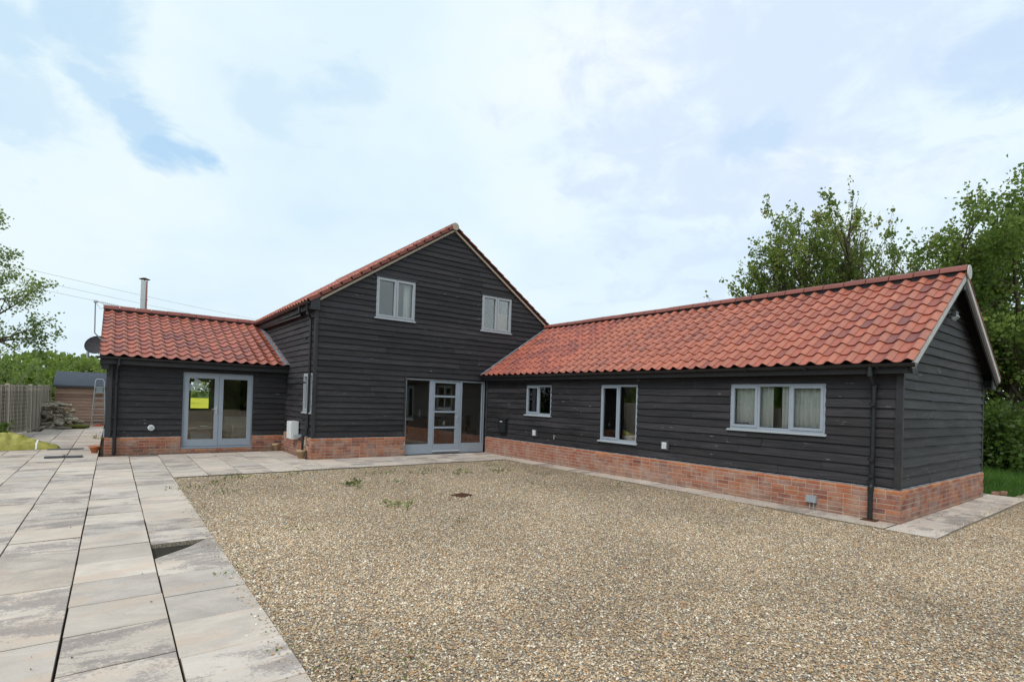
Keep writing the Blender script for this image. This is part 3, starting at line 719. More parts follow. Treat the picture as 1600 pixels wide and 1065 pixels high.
# broken slab: the half next to the gravel still lies flat, the other corner has dropped
def broken():
    x0, y0 = HX + .008, HY - .1 + .0035; w, l = SP - .015, SP - .007
    a = MB(); a.prism([(x0 + .012, y0), (x0 + w, y0), (x0 + w, y0 + l - .005), (x0 + w - .06, y0 + l - .01), (x0 + .30, y0 + .27)], -.042, 0, 'z')
    o = a.obj('paving_slab', [M['slab']], PAV, Matrix(), recenter=True); tag(o, 'cracked slab half still lying level beside the gravel')
    b = MB(); b.prism([(0, .02), (.29, .26), (w - .09, l - .012), (0, l - .012)], -.042, 0, 'z')
    o = b.obj('paving_slab', [M['slab']], PAV, T(x0 + .002, y0 + .005, -.075) @ Matrix.Rotation(.11, 4, 'Y') @ Matrix.Rotation(-.05, 4, 'X')); tag(o, 'broken slab corner sunk into a dark hollow')
    h = MB(); h.box(x0 - .02, x0 + w + .02, y0 - .02, y0 + l + .25, -.2, -.19); h.obj('hollow', M['joint_soil'], PAV, Matrix(), recenter=True)
    e = MB(); n = 14; pts = [(x0 + w * i / n, y0 + l - .004 + .010 * noise.noise((i * .9, 0, 0))) for i in range(n + 1)]
    vs = [(x, y, -.004) for x, y in pts] + [(x, y - .012 - .008 * noise.noise((x * 30, 3, 0)), -.062) for x, y in pts]
    e.add(vs, [(i, i + 1, i + n + 2, i + n + 1) for i in range(n)]); e.obj('broken_edge', M['slab_edge'], PAV, Matrix(), recenter=True)
broken()
# path along the wing and the pad round its end
def pslab(x0, x1, y0, y1, P_=WINGP, z=0):
    m = slab_mesh(x1 - x0 - .006, y1 - y0 - .006).mesh('paving_slab', [M['slab'], M['slab_edge']])
    link('paving_slab', m, P_, T(x0 + .003, y0 + .003, z + random.uniform(-.003, .003)))
y = -1.72
while y > -10.4: pslab(-.49 + random.uniform(-.006, .006), .04, max(y - .6, -10.6), y); y -= .6
for k in range(9):
    x0 = -.52 + .64 * k
    if k == 0: pslab(-.52, .12, -11.2, -10.62)
    else: pslab(x0, x0 + .64, -11.2, -10.60)
pslab(4.69, 5.24, -10.6, -10.3)
b = MB(); b.box(-.9, -.505, -2.2, -1.74, -.04, -.003)

# ================================================================== RIGHT WING
WX = .05
wing = tag(empty('right_wing', T(0, -5.3, 0)), 'long single-storey black boarded wing with red pantile roof on the right', 'building')
MF = T(WX, 0, 0) @ RZ(R(-90)); MGb = T(WX, -10.59, 0)
ops = [(1.908, 2.954, 1.246, 2.04), (4.705, 5.786, .761, 2.04), (7.958, 9.596, 1.233, 2.04)]
wf = wall(wing, MF, 10.59, [(0, 2.42), (10.59, 2.42)], ops, zb=.515, expo=.145, board_top=[(0, 2.24), (10.59, 2.24)])
wg = wall(wing, MGb, 4.57, [(0, 2.42), (2.285, 3.93), (4.57, 2.42)], [], zb=.515, expo=.145)
wall(wing, T(4.62, -10.59, 0) @ RZ(R(90)), 10.6, [(0, 2.42), (10.6, 2.42)], [(1.5, 2.6, 1.1, 2.1), (4.2, 5.4, 1.3, 2.2), (8.0, 9.6, 1.1, 2.1)], boards=False, name='rear_wall')  # unseen rear openings, enlarged to bring more light into the rooms
plinth(wing, T(0, -.002, 0) @ RZ(R(-90)), 10.635, .487, far_from=(-1, 4.6))
plinth(wing, T(.0, -10.64, 0), 4.67, .487)
w1 = window(wing, MF, *ops[0], [(.5, 'c'), (.5, 'f')])
w2 = window(wing, MF, *ops[1], [(.5, 'c'), (.5, 'f')])
w3 = window(wing, MF, *ops[2], [(.32, 'c'), (.34, 'f'), (.34, 'c')])
s = MB(); s.box(.14, .36, -.02, -.01, .095, .115); s.box(.2, .23, -.035, -.01, .1, .11); s.obj('stay', M['black_plastic'], w3, WM[w3.name])
PW = math.atan2(3.99 - 2.33, 2.523)
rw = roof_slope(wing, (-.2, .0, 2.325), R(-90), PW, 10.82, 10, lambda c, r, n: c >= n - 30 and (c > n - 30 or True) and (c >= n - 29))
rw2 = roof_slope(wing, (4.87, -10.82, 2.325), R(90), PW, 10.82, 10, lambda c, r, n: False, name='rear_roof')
ridge_tiles(rw, (2.335, -.0, 4.01), (0, -1, 0), 10.85, 29)
# end of the ridge, mortar packed
m = MB(); m.tube((2.335, -10.865, 4.01), (2.335, -10.85, 4.01), .122, .122, 14); m.obj('ridge_end_mortar', M['verge'], rw, Matrix(), recenter=True)
def verge(parent, roof, width, ln, side, m_strip='verge', m_board='trim', d0=.075, d1=.165, x_=None, flip=False):
    Mr = WM[roof.name]; sgn = 1 if side == 'far' else -1; X = width if side == 'far' else 0
    a = MB(); n = int(ln / .305) + 1
    for i in range(n):
        v0 = i * .305 - .02; v1 = min(v0 + .30, ln + .03)
        a.box(X - sgn * .03, X + sgn * .004, v0, v1, -.012 - d0, -.004 + (i % 2) * .002)
    a.obj('verge_mortar', M[m_strip], parent, Mr)
    if d1:
        b = MB(); b.box(X - sgn * .055, X - sgn * .028, -.02, ln + .02, -d1, -.015); b.obj('bargeboard', M[m_board], parent, Mr)
verge(wing, rw, 10.82, 3.05, 'far'); verge(wing, rw2, 10.82, 3.05, 'near')
# fascia, soffit, boxed eaves ends
m = MB(); m.box(-.155, -.13, -10.74, .02, 2.175, 2.35); m.obj('fascia', M['trim'], wing, Matrix(), recenter=True)
m = MB(); m.box(-.13, .05, -10.74, .02, 2.185, 2.20); m.obj('soffit', M['trim'], wing, Matrix(), recenter=True)
m = MB(); m.prism([(-.15, 2.17), (.15, 2.17), (.15, 2.56), (-.15, 2.36)], -10.77, -10.745, 'y'); m.obj('eaves_end', M['trim'], wing, Matrix(), recenter=True)
m = MB(); m.box(4.80, 4.825, -10.74, .02, 2.12, 2.35); m.box(4.62, 4.80, -10.74, .02, 2.13, 2.145); m.prism([(4.60, 2.11), (4.83, 2.11), (4.83, 2.36), (4.60, 2.53)], -10.77, -10.745, 'y'); m.obj('rear_fascia', M['trim'], wing, Matrix(), recenter=True)
m = MB(); m.box(2.28, 2.39, -10.80, -10.6, 3.72, 3.90); m.obj('ridge_beam', M['trim'], wing, Matrix(), recenter=True)
m = MB(); m.box(-.012, .045, -10.65, -10.56, .50, 2.2); m.obj('corner_board', M['trim'], wing, Matrix(), recenter=True)
m = MB(); m.box(4.60, 4.645, -10.63, -10.56, .50, 2.2); m.obj('corner_board', M['trim'], wing, Matrix(), recenter=True)
m = MB(); m.box(.00, .05, -.05, .03, .47, 2.2); m.obj('corner_board', M['trim'], wing, Matrix(), recenter=True)
gutter(wing, T(-.215, 0, 2.315) @ RZ(R(-90)), 10.85)
downpipe(wing, [(-.215, -10.29, 2.29), (-.215, -10.29, 2.17), (-.03, -10.29, 2.0), (-.03, -10.29, .62), (-.045, -10.29, .55), (-.075, -10.29, .46), (-.075, -10.29, .02)], (1.72, .9, .66))
m = MB(); m.box(-.17, .0, -10.39, -10.19, .0, .008); m.box(-.15, -.01, -10.37, -10.21, .008, .012); tag(m.obj('drain_grate', M['rust'], None, Matrix(), recenter=True), 'rusty square drain grate at the foot of the wing downpipe', 'drain')
# lead where the roof meets the barn
m = MB(); m.box(.0, .10, -.02, 3.1, .052, .060); m.obj('lead_flashing', M['lead'], wing, WM[rw.name])
# little fittings on the wing
def fit(name, parent, M_, build, mat_):
    m = MB(); build(m); return m.obj(name, mat_, parent, M_)
def vent(M_, u, z, s=.13):
    m = MB(); m.box(-s / 2 - .03, s / 2 + .03, -.055, -.015, -s / 2 - .03, s / 2 + .03); v = m.obj('wall_vent', M['dark_grey'], wing, M_ @ T(u, 0, z))
    m = MB(); m.box(-s / 2, s / 2 - .02, -.062, -.055, -s / 2, s / 2)
    for i in range(5): m.add([(-s / 2 + .008, -.064, -s / 2 + .01 + i * s / 5), (s / 2 - .028, -.064, -s / 2 + .01 + i * s / 5), (s / 2 - .028, -.078, -s / 2 + .0 + (i + .6) * s / 5 - .012), (-s / 2 + .008, -.078, -s / 2 + .0 + (i + .6) * s / 5 - .012)], [(0, 1, 2, 3)])
    m.obj('louvre', M['white_paint'], v, WM[v.name])
vent(MF, 6.55, .78); vent(MF, 2.34, .755, .14)
fit('letter_box', wing, MF @ T(.93, 0, .92), lambda m: (m.box(-.17, .17, -.13, -.02, -.24, .12), m.prism([(-.15, .12), (-.02, .12), (-.02, .19)], -.18, .18, 'x'), m.box(-.13, .10, -.134, -.13, .06, .085)), M['black_plastic'])
fit('small_sign', wing, MF @ T(.93, 0, .99), lambda m: (m.box(-.05, .05, -.152, -.136, -.012, .012)), M['white_paint'])
fit('outside_tap', wing, MF @ T(3.17, 0, .70), lambda m: (m.tube((0, -.02, .02), (0, -.09, .02), .012), m.tube((0, -.08, .03), (0, -.08, -.05), .011), m.box(-.03, .03, -.085, -.075, .04, .052)), M['alu'])
fit('power_socket', wing, T(0, 0, 0) @ RZ(R(-90)) @ T(9.45, 0, .10), lambda m: (m.box(-.075, .075, -.075, .0, .02, .13), m.tube((-.03, -.03, .02), (-.03, -.03, -.09), .010), m.tube((.03, -.03, .02), (.03, -.03, -.09), .010)), M['grey_paint'])
fl = fit('flood_light', wing, MGb @ T(2.05, 0, 3.27), lambda m: (m.box(-.08, .08, -.17, -.12, -.03, .06), m.box(-.02, .02, -.12, -.02, .0, .04), m.tube((-.2, -.05, .02), (-.1, -.1, .02), .02)), M['dark_grey'])
fit('lamp_glass', fl, WM[fl.name], lambda m: m.prism([(-.17, .0), (-.19, -.03), (-.13, -.09), (-.11, -.05)], -.08, .08, 'x'), M['grey_paint'])

# ================================================================== BARN
barn = tag(empty('barn', T(-1.3, 5, 0)), 'tall two-storey black weatherboarded barn with steep gable between the wings', 'building')
MB1 = T(-5.12, .05, 0); MB2 = T(-5.12, 10, 0) @ RZ(R(-90))
bops = [(2.446, 5.10, .02, 2.15), (1.515, 2.64, 3.715, 4.789), (4.883, 5.99, 3.715, 4.789)]
bg_ = wall(barn, MB1, 7.64, [(0, 3.98), (3.82, 6.535), (7.64, 3.98)], bops, zb=.552, expo=.149, hide=[(5.06, 7.7, 0, 2.30)], board_top=[(0, 4.02), (3.82, 6.56), (7.64, 4.02)])
bs = wall(barn, MB2, 9.95, [(0, 3.98), (9.95, 3.98)], [(9.10, 9.83, 1.16, 2.14)], zb=.552, expo=.149, bu0=3.0, bu1=9.95, hide=[(0, 7.33, 0, 2.35)], name='side_wall')
wall(barn, T(2.52, .05, 0) @ RZ(R(90)), 9.95, [(0, 3.98), (9.95, 3.98)], [], boards=False, name='rear_wall')
wall(barn, T(2.52, 10, 0) @ RZ(R(180)), 7.64, [(0, 3.98), (3.82, 6.535), (7.64, 3.98)], [(2.2, 3.4, .9, 2.1), (5.0, 6.0, .9, 2.1)], boards=False, name='rear_wall')
plinth(barn, T(-5.17, .0, 0), 2.515, .528)
plinth(barn, T(-5.17, 2.64, 0) @ RZ(R(-90)), 2.64, .528, missing=[(1.95, 2.2, .16, .6), (1.98, 2.22, .0, .16)])
g1 = window(barn, MB1, *bops[1], [(.5, 'c'), (.5, 'c')], mats='joinery_pale', hood=True, yo=-.03)
g2 = window(barn, MB1, *bops[2], [(.5, 'c'), (.5, 'c')], mats='joinery_pale', hood=True, yo=-.03)
sw = window(barn, MB2, 9.10, 9.83, 1.16, 2.14, [(.55, 'c'), (.45, 'f')], mats='joinery_pale', yo=-.03)
PB = math.atan2(6.62 - 3.93, 4.02)
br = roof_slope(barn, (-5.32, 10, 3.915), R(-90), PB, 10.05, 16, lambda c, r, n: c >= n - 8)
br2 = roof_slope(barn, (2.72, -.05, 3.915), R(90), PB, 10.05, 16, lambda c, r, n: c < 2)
ridge_tiles(br, (-1.3, -.06, 6.60), (0, 1, 0), 10.08, 27, r=.12)
m = MB(); m.tube((-1.3, -.065, 6.60), (-1.3, -.045, 6.60), .108, .108, 14); m.obj('ridge_end_mortar', M['bargeboard'], br, Matrix(), recenter=True)
for rf, sd in ((br, 1), (br2, 0)):
    a = MB(); X = 10.05 if sd else 0; sg = 1 if sd else -1
    a.box(X - sg * .06, X - sg * .02, .10, 4.88, -.115, -.012); a.obj('bargeboard', M['bargeboard'], barn, WM[rf.name])
m = MB(); m.box(-5.285, -5.26, -.02, 10, 3.72, 3.90); m.obj('fascia', M['trim'], barn, Matrix(), recenter=True)
m = MB(); m.box(-5.26, -5.12, -.02, 10, 3.73, 3.75); m.obj('soffit', M['trim'], barn, Matrix(), recenter=True)
m = MB(); m.prism([(-5.30, 3.70), (-5.08, 3.70), (-5.08, 4.03), (-5.30, 3.90)], -.045, -.015, 'y'); m.obj('eaves_end', M['trim'], barn, Matrix(), recenter=True)
m = MB(); m.box(-5.165, -5.10, .0, .05, .53, 3.72); m.box(-5.165, -5.12, .05, .11, .53, 3.72); m.obj('corner_board', M['trim'], barn, Matrix(), recenter=True)
m = MB(); m.box(-2.72, -2.675, .0, .05, .53, 2.27); m.obj('corner_board', M['trim'], barn, Matrix(), recenter=True)
gutter(barn, T(-5.35, 10, 3.895) @ RZ(R(-90)), 9.98)
downpipe(barn, [(-5.35, .78, 3.85), (-5.35, .78, 3.72), (-5.24, 1.0, 3.66), (-5.24, 6.2, 3.72)], r=.03)
downpipe(barn, [(-5.35, .12, 3.85), (-5.30, .2, 3.62), (-5.19, .30, 3.5), (-5.19, .30, .80), (-5.21, .32, .62), (-5.26, .42, .55), (-5.26, .45, .10)], (3.0, 1.9, .95), r=.03)
lf = fit('outside_lamp', barn, MB1 @ T(6.95, 0, 4.46), lambda m: (m.box(-.035, .035, -.06, -.02, -.05, .03), m.tube((0, -.05, .02), (0, -.13, .04), .035), m.tube((-.11, -.06, .02), (-.03, -.05, .01), .025)), M['black_plastic'])
# glazed screen and door at the inner corner
MD = T(0, .075, 0)
def rect_frame(mb, x0, x1, z0, z1, s, y0, y1, bot=None, top=None):
    bot = s if bot is None else bot; top = s if top is None else top
    mb.box(x0, x0 + s, y0, y1, z0, z1); mb.box(x1 - s, x1, y0, y1, z0, z1); mb.box(x0 + s, x1 - s, y0, y1, z0, z0 + bot); mb.box(x0 + s, x1 - s, y0, y1, z1 - top, z1)
m = MB(); m.box(-2.672, -2.62, 0, .09, .02, 2.148); m.box(-1.90, -1.775, 0, .09, .02, 2.148); m.box(-.90, -.82, 0, .09, .02, 2.148); m.box(-.06, -.02, 0, .09, .02, 2.148); m.box(-.115, -.085, .004, .085, .3, 2.1)
for a, b in ((-2.62, -1.90), (-1.775, -.90), (-.82, -.06)): m.box(a, b, 0.002, .088, 2.10, 2.148); 
for a, b in ((-2.62, -1.90), (-.82, -.06)): m.box(a, b, 0.002, .088, .02, .30)
m.box(-1.775, -.90, .002, .088, .02, .085)
scr = m.obj('glazed_screen', M['joinery'], barn, MD)
for a, b in ((-2.62, -1.90), (-.82, -.115)):
    g = MB(); pane(g, a, b, .30, 2.10, .03); g.obj('pane', M['glass'], scr, MD)
m = MB(); y0, y1 = -.01, .04
m.box(-1.768, -1.74, y0, y1, .12, 2.09); m.box(-1.045, -.905, y0, y1, .12, 2.09); m.box(-1.74, -1.045, y0, y1, 2.05, 2.09); m.box(-1.74, -1.045, y0, y1, .12, .29)
zs = [.29, .766, 1.22, 1.665, 2.05]
for z in zs[1:-1]: m.box(-1.74, -1.045, y0, y1, z - .026, z + .026)
dr = m.obj('door', M['joinery'], barn, MD); tag(dr, 'glazed door with four stacked panes')
for a, b in zip(zs, zs[1:]):
    g = MB(); pane(g, -1.74, -1.045, a + (.026 if a > .3 else 0), b - (.026 if b < 2 else 0), .01); g.obj('pane', M['glass'], dr, MD)
m = MB(); m.box(-.99, -.96, -.02, -.01, .93, 1.13); m.tube((-.975, -.02, 1.07), (-.975, -.06, 1.07), .009); m.tube((-.975, -.055, 1.07), (-1.07, -.055, 1.07), .009); m.obj('handle', M['alu'], dr, MD)
m = MB(); m.prism([(.0, .118), (-.05, .09), (-.05, .07), (.0, .07)], -1.79, -.89, 'x'); m.obj('weather_bar', M['joinery_pale'], dr, MD)

# ================================================================== LEFT EXTENSION
ext = tag(empty('left_extension', T(-7.2, 6, 0)), 'low black boarded extension with red pantile roof left of the barn', 'building')
ME = T(-9.18, 2.69, 0); MEL = T(-9.18, 9.60, 0) @ RZ(R(-90))
ef = wall(ext, ME, 4.06, [(0, 2.42), (4.06, 2.42)], [(1.524, 3.181, .13, 2.09)], zb=.44, expo=.148, board_top=[(0, 2.26), (4.06, 2.26)])
el = wall(ext, MEL, 6.91, [(0, 2.42), (3.46, 3.80), (6.91, 2.42)], [], zb=.44, expo=.148, name='side_wall')
wall(ext, T(-5.12, 9.60, 0) @ RZ(R(180)), 4.06, [(0, 2.42), (4.06, 2.42)], [(1.06, 1.66, .88, 1.95), (2.3, 3.8, .3, 2.1)], boards=False, name='rear_wall')  # wider second opening is added out of view to light the room
plinth(ext, T(-9.23, 2.64, 0), 1.56, .425)
plinth(ext, T(-6.0, 2.64, 0), .83, .425)
plinth(ext, T(-9.23, 9.64, 0) @ RZ(R(-90)), 6.995, .425, far_from=(-1, 5.0))
plinth(ext, T(-7.67, 2.64, 0), 1.67, .105, lead=False)
PE = math.atan2(3.87 - 2.39, 6.1 - 2.40); LE = 3.985
er = roof_slope(ext, (-9.37, 2.40, 2.375), 0, PE, 4.25, 12, lambda c, r, n: True, gauge=LE / 12)
er2 = roof_slope(ext, (-5.12, 9.80, 2.375), R(180), PE, 4.25, 12, lambda c, r, n: False, name='rear_roof', gauge=LE / 12)
ridge_tiles(er, (-9.39, 6.1, 3.885), (1, 0, 0), 4.26, 11, r=.155)
m = MB(); m.box(-9.35, -5.13, 6.0, 6.2, 3.78, 3.96); m.obj('ridge_gap_fill', M['trim'], er, Matrix(), recenter=True)  # dark box added under the ridge: blocks sky, gives the shaded gap
m = MB(); m.box(2.25, 2.42, -10.80, .0, 3.9, 4.07); m.obj('ridge_gap_fill', M['trim'], rw, Matrix(), recenter=True)  # same dark gap filler below the wing ridge tiles
verge(ext, er, 4.25, LE, 'near', m_strip='trim', d0=.05); verge(ext, er2, 4.25, LE, 'far', m_strip='trim', d0=.05)
m = MB(); m.box(-9.36, -5.13, 2.455, 2.48, 2.19, 2.375); m.obj('fascia', M['trim'], ext, Matrix(), recenter=True)
m = MB(); m.box(-9.34, -5.13, 2.48, 2.69, 2.20, 2.215); m.obj('soffit', M['trim'], ext, Matrix(), recenter=True)
m = MB(); m.prism([(2.455, 2.13), (2.72, 2.13), (2.72, 2.45), (2.455, 2.36)], -9.36, -9.335, 'x'); m.box(-9.335, -9.19, 2.50, 2.68, 2.06, 2.19); m.obj('eaves_end', M['trim'], ext, Matrix(), recenter=True)
m = MB(); m.box(-9.235, -9.12, 2.635, 2.69, .44, 2.2); m.box(-9.235, -9.18, 2.69, 2.75, .44, 2.2); m.obj('corner_board', M['trim'], ext, Matrix(), recenter=True)
gutter(ext, T(-9.43, 2.395, 2.36), 4.30)
downpipe(ext, [(-9.0, 2.395, 2.33), (-9.0, 2.395, 2.20), (-9.035, 2.63, 2.02), (-9.035, 2.63, .50), (-9.04, 2.60, .42), (-9.04, 2.595, .01)], (1.75, .9, .47), r=.036)
m = MB(); m.box(4.25 - .17, 4.255, -.06, LE + .12, .062, .070); m.box(4.25 - .01, 4.26, -.06, LE + .1, .07, .17); m.obj('lead_flashing', M['lead'], ext, WM[er.name])
# side strip of blue-grey membrane left showing above the plinth
m = MB(); m.box(-9.262, -9.236, 2.64, 2.95, .43, .62); m.obj('damp_membrane', M['joinery'], ext, Matrix(), recenter=True)
# french doors
MDE = T(0, 2.715, 0)
m = MB(); rect_frame(m, -7.656, -5.999, .13, 2.09, .035, 0, .09, bot=.03); m.box(-7.70, -5.96, -.07, -.003, .105, .135); fr = m.obj('door_frame', M['joinery'], ext, MDE)
for a, b, h in ((-7.62, -6.832, 1), (-6.825, -6.035, 0)):
    m = MB(); rect_frame(m, a, b, .165, 2.052, .10, -.012, .04, bot=.175, top=.11); d = m.obj('door', M['joinery'], ext, MDE)
    g = MB(); pane(g, a + .10, b - .10, .34, 1.942, .01); g.obj('pane', M['glass'], d, MDE)
    if h:
        m = MB(); m.box(b - .065, b - .035, -.02, -.012, 1.0, 1.22); m.tube((b - .05, -.02, 1.14), (b - .05, -.06, 1.14), .009); m.tube((b - .05, -.055, 1.14), (b - .16, -.055, 1.14), .009); m.obj('handle', M['alu'], d, MDE)
# round vent cover
m = MB(); m.tube((0, -.03, 0), (0, -.06, 0), .075, .065, 18); v = m.obj('wall_vent', M['white_paint'], ext, ME @ T(.87, 0, .65))
m = MB(); [m.box(x - .006, x + .006, -.068, -.061, -.045, .045) for x in (-.03, 0, .03)]; m.obj('louvre', M['grey_paint'], v, WM[v.name])
# flue
m = MB(); m.prism([(-5.31, .525), (-5.12, .56), (-5.12, .53), (-5.31, .50)], .62, 1.12, 'y'); m.obj('cap_slab', M['lead'], barn, Matrix(), recenter=True)
m = MB(); m.lathe([(.09, 0), (.09, 1.22)], 18); m.lathe([(.10, .62), (.10, .65)], 18)
flu = m.obj('flue', M['steel'], ext, T(-8.40, 6.9, 3.78))
m = MB(); m.lathe([(.15, 1.27), (.15, 1.275), (.03, 1.32), (.0, 1.32)], 18); m.lathe([(.0, 1.265), (.15, 1.27)], 18)
for k in range(4): t = k * math.pi / 2; m.box(.085 * math.cos(t) - .006, .085 * math.cos(t) + .006, .085 * math.sin(t) - .006, .085 * math.sin(t) + .006, 1.2, 1.28)
m.obj('flue_cowl', M['rust'], flu, WM[flu.name])

# meter box astride the broken plinth
m = MB(); m.box(-5.36, -5.175, 1.15, 1.55, .42, .885); mbx = m.obj('meter_box', M['white_paint'], barn, Matrix(), recenter=True)
m = MB(); m.box(-5.372, -5.36, 1.17, 1.53, .44, .865); m.box(-5.378, -5.372, 1.19, 1.22, .60, .68); m.obj('lid', M['white_paint'], mbx, Matrix(), recenter=True)

# ================================================================== ROOMS BEHIND THE GLASS
def room(parent, x0, x1, y0, y1, zf, zc, fl_='floor_in', cl='plaster', nm=('floor', 'ceiling')):
    m = MB(); m.box(x0, x1, y0, y1, zf - .05, zf); m.obj(nm[0], M[fl_], parent, Matrix(), recenter=True)
    m = MB(); m.box(x0, x1, y0, y1, zc, zc + .05); m.obj(nm[1], M[cl], parent, Matrix(), recenter=True)
room(wing, .20, 4.60, -10.44, -.0, .12, 2.36)
for y in (-3.6, -7.0): m = MB(); m.box(.2, 4.6, y - .05, y + .05, .12, 2.36); m.obj('partition', M['plaster'], wing, Matrix(), recenter=True)
m = MB(); m.box(3.2, 3.3, -10.4, -7.05, .12, 2.36); m.obj('partition', M['plaster'], wing, Matrix(), recenter=True)
room(barn, -4.96, 2.50, .2, 9.9, .03, 2.42)
m = MB(); m.box(-4.96, 2.50, .2, 9.9, 2.60, 2.66); m.obj('upper_floor', M['floor_in'], barn, Matrix(), recenter=True)
m = MB(); m.prism([(-4.96, 2.66), (2.36, 2.66), (2.36, 4.0), (-1.3, 6.4), (-4.96, 4.0)], 3.4, 3.5, 'y'); m.box(-.9, -.8, .2, 3.4, 2.66, 6.0); m.obj('partition', M['plaster_dim'], barn, Matrix(), recenter=True)
room(ext, -9.03, -5.14, 2.84, 9.58, .13, 2.36)
# curtains
def curtain(u0, u1, z0, z1, M_, y=.112, n=None, lab=''):
    n = n or int((u1 - u0) / .018); vs = []; ph = random.uniform(0, 9)
    for i in range(n + 1):
        u = u0 + (u1 - u0) * i / n; d = y + .022 * math.sin(u * 62 + ph) + .012 * math.sin(u * 23 + 1)
        for k, z in enumerate((z0, (z0 + z1) / 2, z1)): vs.append((u, d * (1.0 if k < 2 else .96) + (.0 if k else .01 * math.sin(u * 40)), z))
    m = MB(); m.add(vs, [(3 * i + k, 3 * i + 3 + k, 3 * i + 4 + k, 3 * i + 1 + k) for i in range(n) for k in (0, 1)], True)
    o = m.obj('curtain', M['white_fabric'], None, M_, recenter=True)
    md = o.modifiers.new('thickness', 'SOLIDIFY'); md.thickness = .003
    tag(o, lab, 'curtain', 'curtains'); return o
curtain(8.02, 8.70, 1.0, 2.12, MF, lab='white curtain drawn behind the left half of the three-light wing window')
curtain(8.84, 9.62, 1.0, 2.12, MF, lab='white curtain drawn behind the right half of the three-light wing window')
curtain(2.40, 2.60, 3.5, 4.85, MB1, lab='white curtain at the right side of the left upper barn window', y=.20)
curtain(1.56, 1.66, 3.5, 4.85, MB1, lab='narrow white curtain at the left side of the left upper barn window', y=.20)
# armchair
ac = tag(empty('armchair', T(-5.93, 4.7, .13) @ RZ(R(12))), 'cream armchair standing inside behind the right french door', 'armchair')
def bev(o, w=.03, s=3): b = o.modifiers.new('bevel', 'BEVEL'); b.width = w; b.segments = s; return o
for nm, bx in (('seat', (-.28, .28, -.34, .25, .12, .36)), ('backrest', (-.36, .36, .22, .38, .12, .72)), ('arm', (-.38, -.27, -.34, .24, .12, .50)), ('arm', (.27, .38, -.34, .24, .12, .50))):
    m = MB(); m.box(*bx); bev(m.obj(nm, M['cream_fabric'], ac))
for sx in (-.32, .32):
    for sy in (-.28, .32): m = MB(); m.tube((sx, sy, 0), (sx, sy, .12), .018, .026, 8); m.obj('leg', M['wood_brown'], ac)
tb = tag(empty('coffee_table', T(-6.93, 5.2, .13)), 'low white-topped coffee table inside behind the left french door', 'table')
m = MB(); m.box(-.36, .36, -.25, .25, .33, .36); bev(m.obj('table_top', M['white_paint'], tb), .006, 2)
for sx in (-.31, .31):
    for sy in (-.2, .2): m = MB(); m.box(sx - .02, sx + .02, sy - .02, sy + .02, 0, .33); m.obj('leg', M['wood_brown'], tb)
m = MB(); m.box(-.14, .14, -.1, .1, 0, .025); m.box(-.12, .13, -.09, .09, .025, .05); tag(m.obj('books', M['alu'], None, T(-6.85, 5.2, .49) @ RZ(.3)), 'two flat books lying on the coffee table', 'books')
# kitchen units and chair in the barn
isl = tag(empty('kitchen_island', T(-.9, 3.4, .03)), 'dark brown timber kitchen island seen through the glazed barn door', 'kitchen island')
m = MB(); m.box(-1.5, 1.0, -.35, .35, .08, .86); m.obj('cabinet', M['wood_brown'], isl)
m = MB(); m.box(-1.55, 1.05, -.40, .40, .86, .90); m.obj('worktop', M['dark_grey'], isl)
for k in range(4): m = MB(); m.box(-1.46 + k * .62, -.88 + k * .62, -.37, -.352, .12, .82); m.obj('cabinet_door', M['wood_brown'], isl)
m = MB(); m.lathe([(.0, 0), (.05, 0), (.06, .1), (.04, .2), (.045, .24)], 14); tag(m.obj('vase', M['cream_fabric'], None, T(-.55, 3.3, .93)), 'small pale vase on the kitchen island', 'vase')
m = MB(); m.lathe([(.0, 0), (.10, 0), (.14, .08), (.15, .16), (.13, .17)], 14); m.tube((0, 0, .17), (0, 0, .22), .02); tag(m.obj('cooking_pot', M['black_plastic'], None, T(-1.85, 3.35, .93)), 'black cooking pot on the left of the kitchen island', 'pot')
chh = tag(empty('dining_chair', T(.95, 2.2, .03) @ RZ(R(70))), 'pale wooden spindle dining chair inside behind the right glazed panel', 'chair')
m = MB(); m.lathe([(0, .43), (.19, .43), (.21, .445), (.19, .46), (0, .46)], 16); m.obj('seat', M['wood_orange'], chh)
for sx in (-1, 1):
    for sy in (-1, 1): m = MB(); m.tube((sx * .13, sy * .13, .44), (sx * .19, sy * .19, 0), .015, .012, 8); m.obj('leg', M['wood_orange'], chh)
m = MB(); pts = [(.18 * math.cos(t), .17 + .02 * math.sin(t), .46 + .42 * math.sin(t)) for t in np.linspace(0, math.pi, 10)]; m.path(pts, .012, 6)
for x in (-.09, -.03, .03, .09): m.tube((x, .17, .46), (x, .18, .84), .007, .006, 6)
m.obj('backrest', M['wood_orange'], chh)
m = MB(); m.box(-.3, .3, -.14, .14, 0, 1.70); m.box(-.28, -.01, -.155, -.14, .05, 1.66); m.box(.01, .28, -.155, -.14, .05, 1.66); tag(m.obj('reflection_cupboard', M['wood_orange'], None, T(.93, .52, 2.66)), 'orange pine cupboard added behind the right upper barn window for an orange reflection', 'cupboard')  # cupboard added to stand in for an orange reflection in the pane

